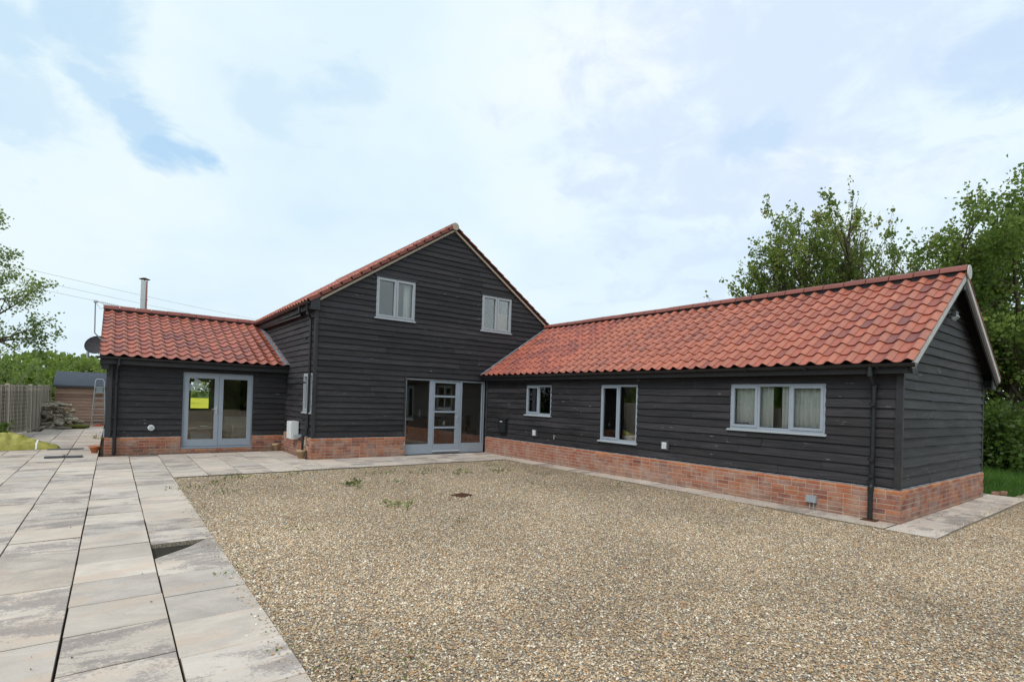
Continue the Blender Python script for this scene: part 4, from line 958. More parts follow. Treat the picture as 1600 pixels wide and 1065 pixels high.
# ================================================================== LEAVES
def leaf_obj(name, P_, D_, size, m, parent=None, Mw=None, tones=None, wid=.42, fold=.18, jitter=.9):
    """P_ points (n,3), D_ preferred axis (n,3); one folded rhombus per leaf"""
    n = len(P_); 
    if n == 0: return None
    d = D_ + rng.normal(0, jitter, (n, 3)); d /= np.linalg.norm(d, axis=1)[:, None] + 1e-9
    a = rng.normal(0, 1, (n, 3)); s = np.cross(d, a); s /= np.linalg.norm(s, axis=1)[:, None] + 1e-9; nn = np.cross(s, d)
    L_ = (size * rng.uniform(.6, 1.35, n))[:, None]
    V = np.empty((n, 4, 3)); V[:, 0] = P_; V[:, 1] = P_ + d * L_ * .45 + s * L_ * wid + nn * L_ * fold; V[:, 2] = P_ + d * L_; V[:, 3] = P_ + d * L_ * .45 - s * L_ * wid + nn * L_ * fold
    me = bpy.data.meshes.new(name); me.vertices.add(4 * n); me.vertices.foreach_set('co', V.ravel())
    me.loops.add(4 * n); me.loops.foreach_set('vertex_index', np.arange(4 * n, dtype=np.int32)); me.polygons.add(n)
    me.polygons.foreach_set('loop_start', np.arange(0, 4 * n, 4, dtype=np.int32)); me.polygons.foreach_set('loop_total', np.full(n, 4, dtype=np.int32))
    me.update(calc_edges=True)
    t = rng.uniform(0, 1, n) if tones is None else np.clip(tones + rng.normal(0, .16, n), 0, 1)
    at = me.attributes.new('tone', 'FLOAT', 'POINT'); at.data.foreach_set('value', np.repeat(t, 4).astype(np.float32))
    me.materials.append(m); o = bpy.data.objects.new(name, me); C.objects.link(o)
    place(o, parent, Mw if Mw is not None else (WM[parent.name] if parent is not None else Matrix())); return o
def grow(stems, levels, rd, wiggle=.12, up=.1, kids=(4, 6, 5), ratio=(.5, .45, .4), ang=(.8, .8, .7), start=.25, wind=(0, 0, 0), lean_out=0.0):
    """stems: list of (p, d, length, radius). returns segments and leafy twig samples (p, d)"""
    segs = []; twigs = []
    def br_(p, d, L_, r, lv):
        n = max(3, int(L_ / .35)); n = min(n, 9); p = p.copy(); d = d.normalized(); q = []
        for i in range(n):
            r0 = r * (1 - .75 * i / n); r1 = r * (1 - .75 * (i + 1) / n)
            p2 = p + d * (L_ / n); segs.append((p.copy(), p2.copy(), r0, r1, lv)); q.append((p2.copy(), d.copy(), (i + 1) / n, r1)); p = p2
            d = (d + Vector((rd.gauss(0, wiggle), rd.gauss(0, wiggle), rd.gauss(0, wiggle) + up)) + Vector(wind)).normalized()
        if lv == levels:
            for pp, dd, f, _ in q: twigs.append((pp, dd, f))
            return
        k = kids[min(lv, len(kids) - 1)]
        for j in range(k):
            f = start + (1 - start) * (j + rd.random()) / k; i = min(int(f * n), n - 1); pp, dd, ff, rr = q[i]
            ax = dd.orthogonal().normalized(); ax.rotate(Matrix.Rotation(rd.uniform(0, 6.283), 3, dd)) if False else None
            th = rd.uniform(0, 2 * math.pi); o1 = dd.orthogonal().normalized(); o2 = dd.cross(o1); a_ = ang[min(lv, len(ang) - 1)] * rd.uniform(.7, 1.2)
            nd = dd * math.cos(a_) + (o1 * math.cos(th) + o2 * math.sin(th)) * math.sin(a_)
            br_(pp, nd, L_ * ratio[min(lv, len(ratio) - 1)] * rd.uniform(.7, 1.25) * (1.15 - .45 * ff), max(rr * .65, .004), lv + 1)
        br_(q[-1][0], q[-1][1], L_ * ratio[min(lv, len(ratio) - 1)] * .9, max(q[-1][3], .005), lv + 1)
    for p, d, L_, r in stems: br_(Vector(p), Vector(d), L_, r, 0)
    return segs, twigs
def wood(segs, name, m, parent, minr=.0, lv=None):
    mb = MB()
    for p, q, r0, r1, l in segs:
        if lv is not None and l not in lv: continue
        if r0 < minr: continue
        mb.tube(p, q, max(r0, .005), max(r1, .004), 7 if r0 > .05 else (5 if r0 > .015 else 3), caps=False)
    return mb.obj(name, m, parent, Matrix()) if mb.v else None
def make_tree(name, label, cat, base, stems, leafn, lsize, leafm='leaf', barkm='bark', levels=2, seed=1, spread=.12, tone_fn=None, group=None, jit=.9, crown_name='crown', clump=1.0, **kw):
    rd = random.Random(seed); t = tag(empty(name, T(*base)), label, cat, group)
    segs, tw = grow([(Vector(base) + Vector(p), d, L_, r) for p, d, L_, r in stems], levels, rd, **kw)
    wood(segs, 'trunk', M[barkm], t, lv=(0,)); wood(segs, 'branches', M[barkm], t, lv=tuple(range(1, levels + 1)))
    P0 = np.array([p[:] for p, d, f in tw]); D0 = np.array([d[:] for p, d, f in tw]); n = len(P0)
    w = rng.uniform(.1, 1, n) ** clump; w /= w.sum(); i = rng.choice(n, leafn, p=w)
    P_ = P0[i] + rng.normal(0, spread, (leafn, 3)) - D0[i] * rng.uniform(0, .25, (leafn, 1)); tn = np.array([noise.noise(Vector(p) * .8) for p in P_]) * .5 + .5
    if tone_fn is not None: tn = tone_fn(tn, P_)
    P_[:, 2] = np.maximum(P_[:, 2], .02)
    leaf_obj(crown_name, P_, D0[i], lsize, M[leafm], t, Matrix(), tn, jitter=jit); return t
V3 = Vector
# whippy tree behind the wing roof: long upswept rods fanning to the left
def whippy():
    rd = random.Random(5); t = tag(empty('whippy_tree', T(11.9, -6.6, 0)), 'broad tree with long upswept bare-stemmed branches rising behind the wing roof', 'tree')
    base = Vector((11.9, -6.6, 0)); lf = Vector((-.797, .604, 0)); bk = Vector((.604, .797, 0)); segs = []; P_ = []; D_ = []; TN = []
    def rod(p, d, L_, r, lv, dens):
        n = max(4, int(L_ / .3)); q = p.copy(); d = d.normalized()
        for i in range(n):
            q2 = q + d * L_ / n; segs.append((q.copy(), q2.copy(), r * (1 - .8 * i / n), r * (1 - .8 * (i + 1) / n), lv)); f = (i + 1) / n
            if lv == 0 and f > .22:
                for _ in range(2):
                    th = rd.uniform(0, 6.28); o1 = d.orthogonal().normalized(); o2 = d.cross(o1); a = rd.uniform(.35, .8)
                    rod(q2, d * math.cos(a) + (o1 * math.cos(th) + o2 * math.sin(th)) * math.sin(a) + Vector((0, 0, .15)), L_ * rd.uniform(.16, .34), r * .35, 1, dens)
            if lv == 1 and f > .15 and rd.random() < .6:
                th = rd.uniform(0, 6.28); o1 = d.orthogonal().normalized(); o2 = d.cross(o1); a = rd.uniform(.3, .8)
                rod(q2, d * math.cos(a) + (o1 * math.cos(th) + o2 * math.sin(th)) * math.sin(a) + Vector((0, 0, .2)), rd.uniform(.35, .8), .007, 2, dens)
            if lv == 2 or (lv == 1 and f > .5) or (lv == 0 and f > .75):
                k = 0 if rd.random() < .60 else int(dens * rd.uniform(1.2, 3.6))
                for _ in range(k):
                    P_.append(q2 + Vector((rd.gauss(0, .06), rd.gauss(0, .06), rd.gauss(0, .075)))); D_.append(d); TN.append(.5 + .5 * noise.noise(q2 * .9) - (.25 if lv < 2 else 0))
            q = q2; d = (d + Vector((rd.gauss(0, .05), rd.gauss(0, .05), rd.gauss(0, .05) + .015))).normalized()
    spec = [(-1.08, 6.3), (-1.0, 6.2), (-.90, 6.1), (-.80, 6.1), (-.70, 6.0), (-.58, 6.0), (-.46, 6.0), (-.34, 6.0), (-.22, 5.9), (-.10, 5.9), (.02, 5.8), (.18, 5.7), (.35, 5.4), (-.95, 6.0), (-.6, 5.2), (-.3, 5.2), (0, 5.0), (-1.15, 5.9), (-.75, 5.8), (-.5, 5.6), (-.15, 5.4)]
    for a, L_ in spec:
        L_ *= 1.12 if a > -.6 else .99
        a += rd.gauss(0, .04); d = -lf * 0 + lf * math.sin(-a) * 1.0 + Vector((0, 0, math.cos(a))) + bk * rd.gauss(0, .22)
        rod(base + Vector((rd.gauss(0, .3), rd.gauss(0, .3), .6 + rd.random() * .5)), d, L_, rd.uniform(.045, .08), 0, 5.6)
    segs.append((base, base + Vector((0, 0, 1.2)), .26, .2, 0))
    wood(segs, 'trunk', M['bark'], t, lv=(0,)); wood(segs, 'branches', M['bark'], t, lv=(1, 2))
    P_ = np.array([p[:] for p in P_]); leaf_obj('crown', P_, np.array([d[:] for d in D_]), .095, M['leaf_dark'], t, Matrix(), np.array(TN), jitter=.7)
    print('whippy leaves', len(P_))
whippy()
def stems_fan(n, L_, r, tilt=.5, rd=random, up=1.0):
    return [((rd.gauss(0, .15), rd.gauss(0, .15), 0), (rd.gauss(0, tilt), rd.gauss(0, tilt), up), L_ * rd.uniform(.75, 1.1), r * rd.uniform(.6, 1)) for _ in range(n)]
random.seed(11)
make_tree('maple_tree', 'tall dense green tree at the right edge beyond the wing gable', 'tree', (14.6, -9.4, 0), stems_fan(5, 6.2, .15, .17), 46000, .115, seed=3, levels=3, spread=.20, kids=(8, 5, 4), ratio=(.40, .5, .5), ang=(1.0, .8, .7), up=.05, start=.12, clump=1.6)
make_tree('maple_tree', 'leafy green tree filling the gap between whippy tree and right edge', 'tree', (17.6, -8.2, 0), stems_fan(4, 6.3, .13, .22), 24000, .125, seed=4, levels=3, spread=.22, kids=(7, 5, 4), ratio=(.42, .5, .5), ang=(1.0, .8, .7), up=.05, start=.12, clump=1.6)
make_tree('hedge_tree', 'low spreading tree behind the middle of the wing roof', 'tree', (15.0, -2.0, 0), stems_fan(5, 3.0, .10, .40), 15000, .16, seed=8, levels=3, spread=.25, kids=(5, 4, 4), ratio=(.48, .5, .5), ang=(.9, .8, .7), up=.04, clump=1.5)
sh = [(11.6, -9.4, 1.7, 'bright green bush low beside the wing gable', 5200), (13.2, -10.3, 2.0, 'large leafy bush at the right picture edge behind the grass', 6500), (13.6, -8.2, 2.2, 'darker bush between the wing corner and the tall grass', 6500), (16.2, -10.8, 2.4, 'far bush at the right edge under the tall tree', 6000), (10.2, -7.4, 1.8, 'bush hard behind the wing rear corner', 4000)]
for i, (x, y, h, lb, n) in enumerate(sh):
    make_tree('bush', lb, 'bush', (x, y, 0), stems_fan(9, h * .72, .03, .75), n, .12, leafm='leaf_deep', seed=20 + i, levels=2, spread=.20, kids=(5, 4), ratio=(.5, .5), up=.04, start=.1, clump=1.3, group='bushes beyond the wing')
# sparse tree on the left, only its right half in view
def ltone(t, P_): return t * .8
make_tree('sparse_tree', 'thinly leafed tree reaching in from the left edge above the fence', 'tree', (-13.15, 12.6, 0), [((0, 0, 0), (.0, -.03, 1), 6.7, .12)], 7000, .095, leafm='leaf_pale', seed=9, levels=2, spread=.13, kids=(16, 7), ratio=(.34, .42), ang=(1.15, .8), up=.015, start=.22, clump=2.2)
make_tree('young_birch', 'small pale-stemmed birch behind the fence by the shed', 'tree', (-13.2, 19.0, 0), [((0, 0, 0), (.22, .0, 1), 2.6, .05), ((.1, 0, 0), (.35, .1, 1), 2.4, .045), ((-.1, 0, 0), (.05, 0, 1), 2.5, .04)], 900, .10, leafm='leaf_pale', barkm='bark_pale', seed=12, levels=1, spread=.14, kids=(6,), ratio=(.35,))
make_tree('young_birch', 'slender sapling with pale stem leaning at the shed corner', 'tree', (-11.35, 15.0, 0), [((0, 0, 0), (.08, .0, 1), 1.85, .02)], 260, .10, leafm='leaf_pale', barkm='bark_pale', seed=13, levels=1, spread=.12, kids=(5,), ratio=(.35,))
# trees beyond the fence and shed
far = [(-22, 44, 4.4), (-18.5, 40, 3.9), (-15.3, 43, 4.5), (-13.0, 39, 3.9), (-11.0, 45, 5.0), (-8.3, 41, 3.9), (-27, 47, 5), (-5, 47, 4.6), (-10, 52, 5.4)]
FL = ['yellow-green tree far left behind the fence', 'low round tree behind the fence left of the birch', 'pale spring-green tree right behind the birch', 'bushy tree just left of the shed roof', 'tallest rounded tree above the shed roof', 'light green tree by the extension corner above the shed', 'tree out beyond the left edge', 'tree hidden behind the extension', 'dark treetop between the two trees over the shed']
for i, ((x, y, h), lb) in enumerate(zip(far, FL)):
    make_tree('field_tree', lb, 'tree', (x, y, 0), stems_fan(5, h * .50, .08, .5), 6000, .24, leafm='leaf_far' if i % 3 else 'leaf', seed=40 + i, levels=2, spread=.42, kids=(6, 5), ratio=(.5, .5), ang=(1.0, .8), up=.02, start=.05, clump=1.3, group='trees beyond the shed')
# far hedge across the field (reads as one mass)
n = 26000; hx = rng.uniform(-150, 150, n); hz = rng.uniform(0, 1, n) ** .7 * (5.5 + 2.2 * np.array([noise.noise((x * .09, 0, 0)) for x in hx])); hy = 90 + rng.normal(0, 1.5, n)
o = leaf_obj('far_hedgerow', np.stack([hx, hy, hz], 1), np.tile([0, 0, 1.], (n, 1)), .9, M['leaf_far'], tones=np.array([noise.noise((x * .15, z * .3, 0)) * .5 + .45 for x, z in zip(hx, hz)])); tag(o, kind='stuff')
# hedge and trees behind the photographer, mirrored in the glass
for i, (x, y, h) in enumerate([(-26, -32, 6), (-17, -36, 7), (-8, -38, 6.5), (1, -38, 7), (10, -37, 6.5), (-30, -22, 6), (-27, -10, 5.5), (-21, 1, 5), (-21.5, 11, 5.5), (-21, 21, 5.0)]):
    make_tree('garden_tree', 'broad green tree standing behind the camera across the yard', 'tree', (x, y, 0), stems_fan(5, h * .6, .12, .4), 2600, .6, seed=60 + i, levels=2, spread=.7, kids=(6, 5), ratio=(.5, .5), ang=(1.0, .8), up=.02, start=.05, group='trees behind the yard')
# overhead wires
for k, (dz, lb) in enumerate([(0, 'top strand of the three overhead wires'), (-.75, 'middle strand of the three overhead wires'), (-1.35, 'lowest strand of the three overhead wires')]):
    p0, p1 = Vector((-20.0, 39, 11.0 + dz)), Vector((10, 54, 9.6 + dz)); pts = [p0.lerp(p1, i / 24) - Vector((0, 0, .9 * 4 * (i / 24) * (1 - i / 24) * .35)) for i in range(25)]
    m = MB(); m.path(pts, .014, 4); tag(m.obj('overhead_wire', M['wire'], None, Matrix(), recenter=True), lb, 'wire', 'overhead wires')

# ================================================================== SHED, FENCE, LOGS AND BITS
shed = tag(empty('garden_shed', T(-8.6, 16.6, 0)), 'low pinkish-brown timber shed with dark felt roof behind the log pile', 'shed')
SX0, SX1, SY0, SY1 = -11.0, -6.2, 15.5, 18.1
m = MB(); m.box(SX0 + .02, SX1 - .02, SY0 + .02, SY1, 0, 1.68); m.obj('wall', M['shed_board'], shed, Matrix(), recenter=True)
for k in range(13):
    m = MB(); z = .03 + k * .128; L_ = SX1 - SX0
    m.add([(0, 0, 0), (L_, 0, 0), (L_, -.034, 0), (0, -.034, 0), (0, -.004, .126), (L_, -.004, .126), (L_, .0, .126), (0, .0, .126)], [(3, 2, 1, 0), (3, 4, 5, 2), (4, 7, 6, 5), (0, 7, 4, 3), (1, 2, 5, 6)]); m.obj('shiplap_board', M['shed_board'], shed, T(SX0, SY0 + .018, z))
m = MB(); pr = [(SY0 - .12, 1.66), ((SY0 + SY1) / 2, 2.27), (SY1 + .12, 1.66), (SY1 + .12, 1.62), ((SY0 + SY1) / 2, 2.22), (SY0 - .12, 1.61)]
m.prism(pr, SX0 - .06, SX1 + .06, 'x'); m.obj('roof', M['felt'], shed, Matrix(), recenter=True)
m = MB(); m.box(SX0 - .06, SX1 + .06, SY0 - .14, SY0 - .12, 1.58, 1.665); m.obj('fascia', M['dark_grey'], shed, Matrix(), recenter=True)
for k in range(6): m = MB(); m.box(SX0 + .0 + k * .86, SX0 + .012 + k * .86, SY0 - .13, SY0 - .125, 1.6, 1.65)
# fence
fen = tag(empty('trellis_fence', T(-11.9, 9, 0)), 'weathered close trellis fence running along the left side to the shed', 'fence')
fpts = [(-15.6, -9.5), (-15.1, -5.5), (-14.5, -1.8), (-13.9, 1.4), (-13.1, 4.4), (-12.65, 6.2), (-12.2, 8.0), (-11.75, 9.6), (-11.36, 11.2), (-11.27, 13.0), (-11.18, 14.8), (-11.1, 15.5)]
random.seed(3)
for k, (a, b) in enumerate(zip(fpts, fpts[1:])):
    A = Vector((*a, 0)); B = Vector((*b, 0)); d = B - A; L_ = d.length; Mf = T(*A) @ RZ(math.atan2(d.y, d.x)); H = 1.62
    m = MB(); m.box(-.045, .045, -.045, .045, -.1, H + .04); m.obj('post', M['fence'], fen, Mf)
    m = MB(); m.box(.05, L_ - .05, -.02, .02, H - .05, H); m.box(.05, L_ - .05, -.02, .02, .05, .10); m.obj('panel_frame', M['fence'], fen, Mf)
    x = .10
    while x < L_ - .08:
        m = MB(); w = .034; m.box(-w / 2, w / 2, -.028, -.016, .07, H - .01); m.obj('slat', M['fence'], fen, Mf @ T(x, 0, 0) @ Matrix.Rotation(random.gauss(0, .006), 4, 'Y')); x += .098
    m = MB(); z = .14
    while z < H - .05: m.box(.05, L_ - .05, -.015, -.004, z - .02, z + .02); z += .13
    tag(m.obj('cross_slats', M['fence'], fen, Mf), kind='stuff')
    m = MB(); m.box(.05, L_ - .05, .035, .05, .03, H - .1); m.obj('dark_gap_sheet', M['bark'], fen, Mf)  # gap shade put in as a dark sheet behind the slats
# logs
random.seed(21)
def log_mesh(k):
    rd = random.Random(k); n = 7; L_ = rd.uniform(.26, .40); r = rd.uniform(.050, .095); cut = rd.random() < .65; vs = []
    prof = []
    for i in range(n):
        t = 2 * math.pi * i / n + rd.uniform(-.15, .15); rr = r * rd.uniform(.82, 1.12); prof.append([math.cos(t) * rr, math.sin(t) * rr])
    if cut:
        for p in prof:
            if p[1] < -r * .25: p[1] = -r * .25 + rd.uniform(-.006, .006)
    for j, x in enumerate((-L_ / 2, -L_ * .15, L_ * .2, L_ / 2)):
        s = 1 + rd.uniform(-.08, .08)
        for a, b in prof: vs.append((x + (rd.uniform(-.012, .012) if j in (0, 3) else 0), a * s, b * s))
    fs = [(j * n + i, j * n + (i + 1) % n, (j + 1) * n + (i + 1) % n, (j + 1) * n + i) for j in range(3) for i in range(n)] + [tuple(range(n))[::-1], tuple(range(3 * n, 4 * n))]
    m = MB(); m.add(vs, fs); return m.mesh('log', M['log'])
LG = [log_mesh(k) for k in range(12)]
z = .09; lrow = 0; zones = [('bottom', 'bottom rows of the log pile'), ('mid', 'middle of the log pile'), ('top', 'ragged top of the log pile')]
while z < 1.02:
    f = z / 1.02; xl = -11.22 + .02 * f; xr = -9.95 - .62 * f ** 1.8
    for dy in (0, .34):
        x = xl + .12 + random.uniform(0, .08)
        while x < xr - (.1 if dy else 0):
            zn = 0 if z < .36 else (1 if z < .7 else 2)
            o = link('log', random.choice(LG), None, T(x, 13.15 + dy + random.uniform(-.08, .08) + f * .25, z + random.uniform(-.03, .03)) @ RZ(random.gauss(0, .25) + (math.pi / 2 if random.random() < .25 else 0)) @ Matrix.Rotation(random.gauss(0, .22), 4, 'Y') @ Matrix.Rotation(random.uniform(0, 6.28), 4, 'X'))
            lab = ['greyish split log lying in the bottom rows of the log pile', 'split log stacked in the middle of the log pile', 'split log on the ragged top of the log pile'][zn]
            tag(o, lab, 'log', ['logs in the bottom rows of the pile', 'logs in the middle of the pile', 'logs on top of the pile'][zn]); x += random.uniform(.24, .36)
    z += .135; lrow += 1
def chunk(name, lab, cat, loc, rz, dims, m_, seed):
    rd = random.Random(seed); mb = MB(); n = 8; vs = []
    for j in range(5):
        s = math.sin(math.pi * (.12 + .76 * j / 4)) ** .5
        for i in range(n):
            t = 2 * math.pi * i / n; vs.append((dims[0] * (j / 4 - .5), math.cos(t) * dims[1] / 2 * s * rd.uniform(.85, 1.1), dims[2] / 2 + math.sin(t) * dims[2] / 2 * s * rd.uniform(.85, 1.1)))
    mb.add(vs, [(j * n + i, j * n + (i + 1) % n, (j + 1) * n + (i + 1) % n, (j + 1) * n + i) for j in range(4) for i in range(n)] + [tuple(range(n))[::-1], tuple(range(4 * n, 5 * n))], True)
    return tag(mb.obj(name, M[m_], None, T(*loc) @ RZ(rz)), lab, cat)
chunk('mossy_log', 'moss-covered log lying on the paving right of the log pile', 'log', (-10.15, 13.0, 0), .1, (.75, .26, .17), 'moss', 5)
chunk('concrete_lump', 'flat grey stone lying in front of the mossy log', 'stone', (-10.55, 12.75, 0), .0, (.50, .2, .10), 'slab_edge', 6)
m = MB(); [m.box(-.5 + .0, .5, -.1 + k * .07, -.045 + k * .07, k * .025, k * .025 + .022) for k in range(3)]; tag(m.obj('loose_planks', M['fence'], None, T(-9.95, 14.7, 0) @ RZ(.06)), 'few grey planks lying against the foot of the shed', 'planks')
m = MB(); m.box(-.16, .16, -.1, .1, 0, .035); m.prism([(-.16, .035), (.1, .035), (.05, .06), (-.14, .055)], -.09, .09, 'y'); tag(m.obj('red_tool', M['red'], None, T(-9.52, 14.6, 0)), 'flat red plastic object on the ground at the foot of the stepladder', 'tool')
# stepladder
lad = tag(empty('stepladder', T(-9.52, 15.15, 0)), 'tall aluminium stepladder standing against the shed', 'ladder')
H = 1.97; mf = MB()
for s_ in (-1, 1):
    m = MB(); m.path([(s_ * .24 - .02, -.12, 0), (s_ * .15 - .02, .10, H - .1), (s_ * .10 - .02, .11, H)], .016, 6); m.obj('rail', M['alu'], lad)
m = MB(); m.tube((-.12, .11, H), (.08, .11, H), .016, .016, 6); m.obj('rail', M['alu'], lad)
for k in range(7):
    z = .22 + k * .235; f = z / H; m = MB(); w = .24 - .09 * f; m.box(-w - .02, w - .02, -.155 + .22 * f, -.075 + .22 * f, z - .012, z + .012); m.obj('step', M['alu'], lad)
m = MB(); m.box(-.16, .12, .04, .26, 1.60, 1.63); m.box(-.13, .09, .03, .045, 1.40, 1.62); m.obj('platform', M['grey_paint'], lad)
for s_ in (-1, 1): m = MB(); m.path([(s_ * .20 - .02, .33, 0), (s_ * .13 - .02, .14, 1.6)], .011, 5); m.obj('rear_leg', M['alu'], lad)
# tarpaulin
def tarp():
    nx, ny = 46, 22; vs = []
    for j in range(ny + 1):
        for i in range(nx + 1):
            a = i / nx * 2 - 1; b = j / ny * 2 - 1; e = max(0, 1 - (abs(a) ** 2.6)) ** .55 * max(0, 1 - abs(b) ** 2.2) ** .6
            hgt = .36 * (.72 + .38 * math.exp(-((a + .12) / .34) ** 2) - .28 * max(0, a - .25))
            wr = .045 * noise.noise((a * 2.6 + 5, b * 2.2, 1)) + .05 * noise.noise((a * 6, b * 3 + a * 3, 4)) + .018 * abs(noise.noise((a * 10 + b * 5, b * 6, 9)))
            x = a * .98 + .06 * noise.noise((b * 3, 0, 2)); y = b * (.44 - .12 * max(0, a)) + .05 * noise.noise((a * 3, 0, 7))
            vs.append((x, y, max(.006, e * (hgt + wr * 1.6) + .008)))
    m = MB(); m.add(vs, [(j * (nx + 1) + i, j * (nx + 1) + i + 1, (j + 1) * (nx + 1) + i + 1, (j + 1) * (nx + 1) + i) for j in range(ny) for i in range(nx)], True)
    t = m.obj('tarpaulin', M['tarp'], None, T(-11.15, 4.85, .0) @ RZ(-.02)); tag(t, 'crumpled yellow-green tarpaulin bundle tied with a white strap on the paving', 'tarpaulin')
    # strap
    i = int(.80 * nx); pts = [Vector(vs[j * (nx + 1) + i]) + Vector((0, 0, .008)) for j in range(ny + 1)]; m = MB(); sv = []
    for p in pts: sv += [tuple(p - Vector((.018, 0, 0))), tuple(p + Vector((.018, 0, 0)))]
    m.add(sv, [(2 * k, 2 * k + 1, 2 * k + 3, 2 * k + 2) for k in range(ny)], True); m.obj('strap', M['white_paint'], t)
tarp()
make_tree('leafy_plant', 'bushy green plant growing behind the tarpaulin at the fence foot', 'plant', (-11.75, 7.6, 0), stems_fan(12, .42, .008, .5), 900, .085, seed=31, levels=1, spread=.06, kids=(4,), ratio=(.4,), up=.02)
make_tree('leafy_plant', 'small plant sprouting at the extension corner beside the terracotta pot', 'plant', (-9.36, 7.6, 0), stems_fan(5, .12, .004, .4), 40, .05, seed=32, levels=1, spread=.04, kids=(3,), ratio=(.4,))
m = MB(); m.box(-.33, .33, -.11, .11, .0, .035); m.box(-.02, .02, -.115, .115, .034, .05); tag(m.obj('metal_cover', M['dark_grey'], None, T(-9.95, 2.42, 0) @ RZ(-.05)), 'dark flat metal strip lying on the paving nearest the pot', 'cover')
m = MB(); m.box(-.36, .36, -.13, .13, .0, .015); m.box(-.34, .34, -.11, .11, .015, .02); tag(m.obj('drain_cover', M['dark_grey'], None, T(-10.02, 4.45, 0)), 'thin dark drain cover set in the paving right of the tarpaulin', 'drain cover')
def pot(name, lab, loc, s, m_, tilt=0, wide=1.0, plant=False):
    m = MB(); m.lathe([(0, .01), (.062 * s, 0), (.09 * s * wide, .14 * s), (.105 * s * wide, .142 * s), (.108 * s * wide, .19 * s), (.09 * s * wide, .19 * s), (.085 * s * wide, .12 * s), (0, .11 * s)], 16)
    return tag(m.obj(name, M[m_], None, T(*loc) @ Matrix.Rotation(tilt, 4, 'X')), lab, 'pot')
pot('flower_pot', 'terracotta flower pot standing on the paving at the extension corner', (-9.42, 3.3, 0), .9, 'terracotta', wide=1.25)
pot('flower_pot', 'sandy clay pot against the brick between french doors and barn', (-5.42, 2.45, 0), 1.05, 'sand_pot', wide=.85)
pot('flower_pot', 'grey weathered pot under the downpipe at the barn corner', (-5.30, .38, 0), 1.15, 'sand_pot', wide=.95)
# drain in the gravel
m = MB(); m.box(-.13, .13, -.13, .13, 0, .012); [m.box(-.11 + k * .044, -.095 + k * .044, -.11, .11, .012, .02) for k in range(6)]
tag(m.obj('iron_grate', M['rust'], None, T(-4.35, -5.7, gz(-4.35, -5.7) + .006) @ RZ(.3)), 'rusty iron grate sunk in the middle of the gravel', 'grate')
for x, y, r_, lb in [(5.30, -10.72, .0, 'red brick lying by the wing corner, nearest the wall'), (5.55, -10.80, .15, 'darker red brick end beside the first loose brick')]:
    m = MB(); m.box(-.11, .11, -.05, .05, 0, .062); tag(m.obj('loose_brick', M['brick'], None, T(x, y, -.01) @ RZ(r_)), lb, 'brick')
# satellite dish and aerial
ds = tag(empty('satellite_dish', T(-9.22, 3.9, 2.55)), 'dark grey satellite dish on the left gable of the extension', 'satellite dish')
m = MB(); prof = [(0, 0), (.10, .010), (.18, .03), (.25, .065)]; m.lathe(prof, 22); m.lathe([(.25, .065), (.257, .07), (.25, .076)], 22)
dm = T(-9.44, 3.62, 2.66) @ Vector((-.32, -.86, .42)).to_track_quat('Z', 'Y').to_matrix().to_4x4()
m.obj('dish', M['board'], ds, dm)
m = MB(); m.tube((-9.22, 3.9, 2.55), (-9.5, 3.80, 2.55), .02); m.tube((-9.5, 3.8, 2.55), (-9.56, 3.76, 2.62), .03); m.obj('bracket', M['alu'], ds, Matrix())
m = MB(); m.tube((-9.52, 3.55, 2.36), (-9.62, 3.28, 2.38), .012); m.tube((-9.62, 3.28, 2.36), (-9.62, 3.30, 2.48), .03); m.obj('arm', M['grey_paint'], ds, Matrix())
ae = tag(empty('tv_aerial', T(-9.25, 3.3, 2.8)), 'television aerial on a thin cranked mast left of the extension roof', 'aerial')
m = MB(); m.path([(-9.25, 3.3, 2.78), (-9.36, 3.27, 2.80), (-9.50, 3.24, 2.96), (-9.505, 3.24, 3.72)], .014, 8); m.obj('mast', M['grey_paint'], ae, Matrix())
m = MB(); m.path([(-9.49, 3.22, 3.70), (-9.40, 3.22, 3.55), (-9.33, 3.22, 3.62), (-9.36, 3.22, 3.69)], .005, 5); m.obj('cable', M['wire'], ae, Matrix())
m = MB(); p0 = Vector((-9.50, 3.24, 3.735)); p1 = Vector((-9.02, 3.3, 3.68)); m.tube(p0, p1, .009); m.tube(p0 - Vector((.04, 0, -.0)), p0 + Vector((.05, 0, 0)), .035, .03)
m.obj('boom', M['alu'], ae, Matrix())
for k in range(9):
    q = p0.lerp(p1, .22 + k * .085); m = MB(); h_ = .075 - .004 * k if k > 1 else .10; m.tube(q - Vector((.02, .10, h_ * .35)), q + Vector((.02, .10, h_ * .35)), .004, .004, 5); m.tube(q - Vector((0, .0, .03)), q + Vector((0, 0, .03)), .004, .004, 5); m.obj('element', M['alu'], ae, Matrix())
# weeds in the gravel
wd = [(-5.61, -3.88, .16, 170), (-5.69, -5.95, .13, 120), (-4.34, -2.61, .08, 40), (-4.83, -2.60, .07, 40), (-3.88, -3.03, .08, 60), (-3.45, -2.79, .07, 50), (-2.92, -3.02, .07, 40), (-2.98, -3.45, .09, 60), (-2.02, -3.55, .09, 80), (-4.82, -4.02, .07, 60), (-2.5, -5.59, .06, 30), (-5.36, -7.30, .07, 40),
      (-7.15, -2.29, .10, 70), (-7.55, -2.85, .08, 50), (-7.93, -3.15, .08, 40), (-7.55, -3.91, .06, 40), (-7.74, -10.35, .08, 60), (-8.05, -9.85, .05, 24), (-2.67, -9.37, .06, 40), (-7.36, -6.77, .07, 50), (-8.10, -7.95, .08, 50), (-6.6, -2.5, .05, 30), (-1.6, -2.6, .07, 40), (-6.1, -2.2, .07, 40), (-1.4, -4.4, .06, 40), (-1.1, -6.2, .06, 30)]
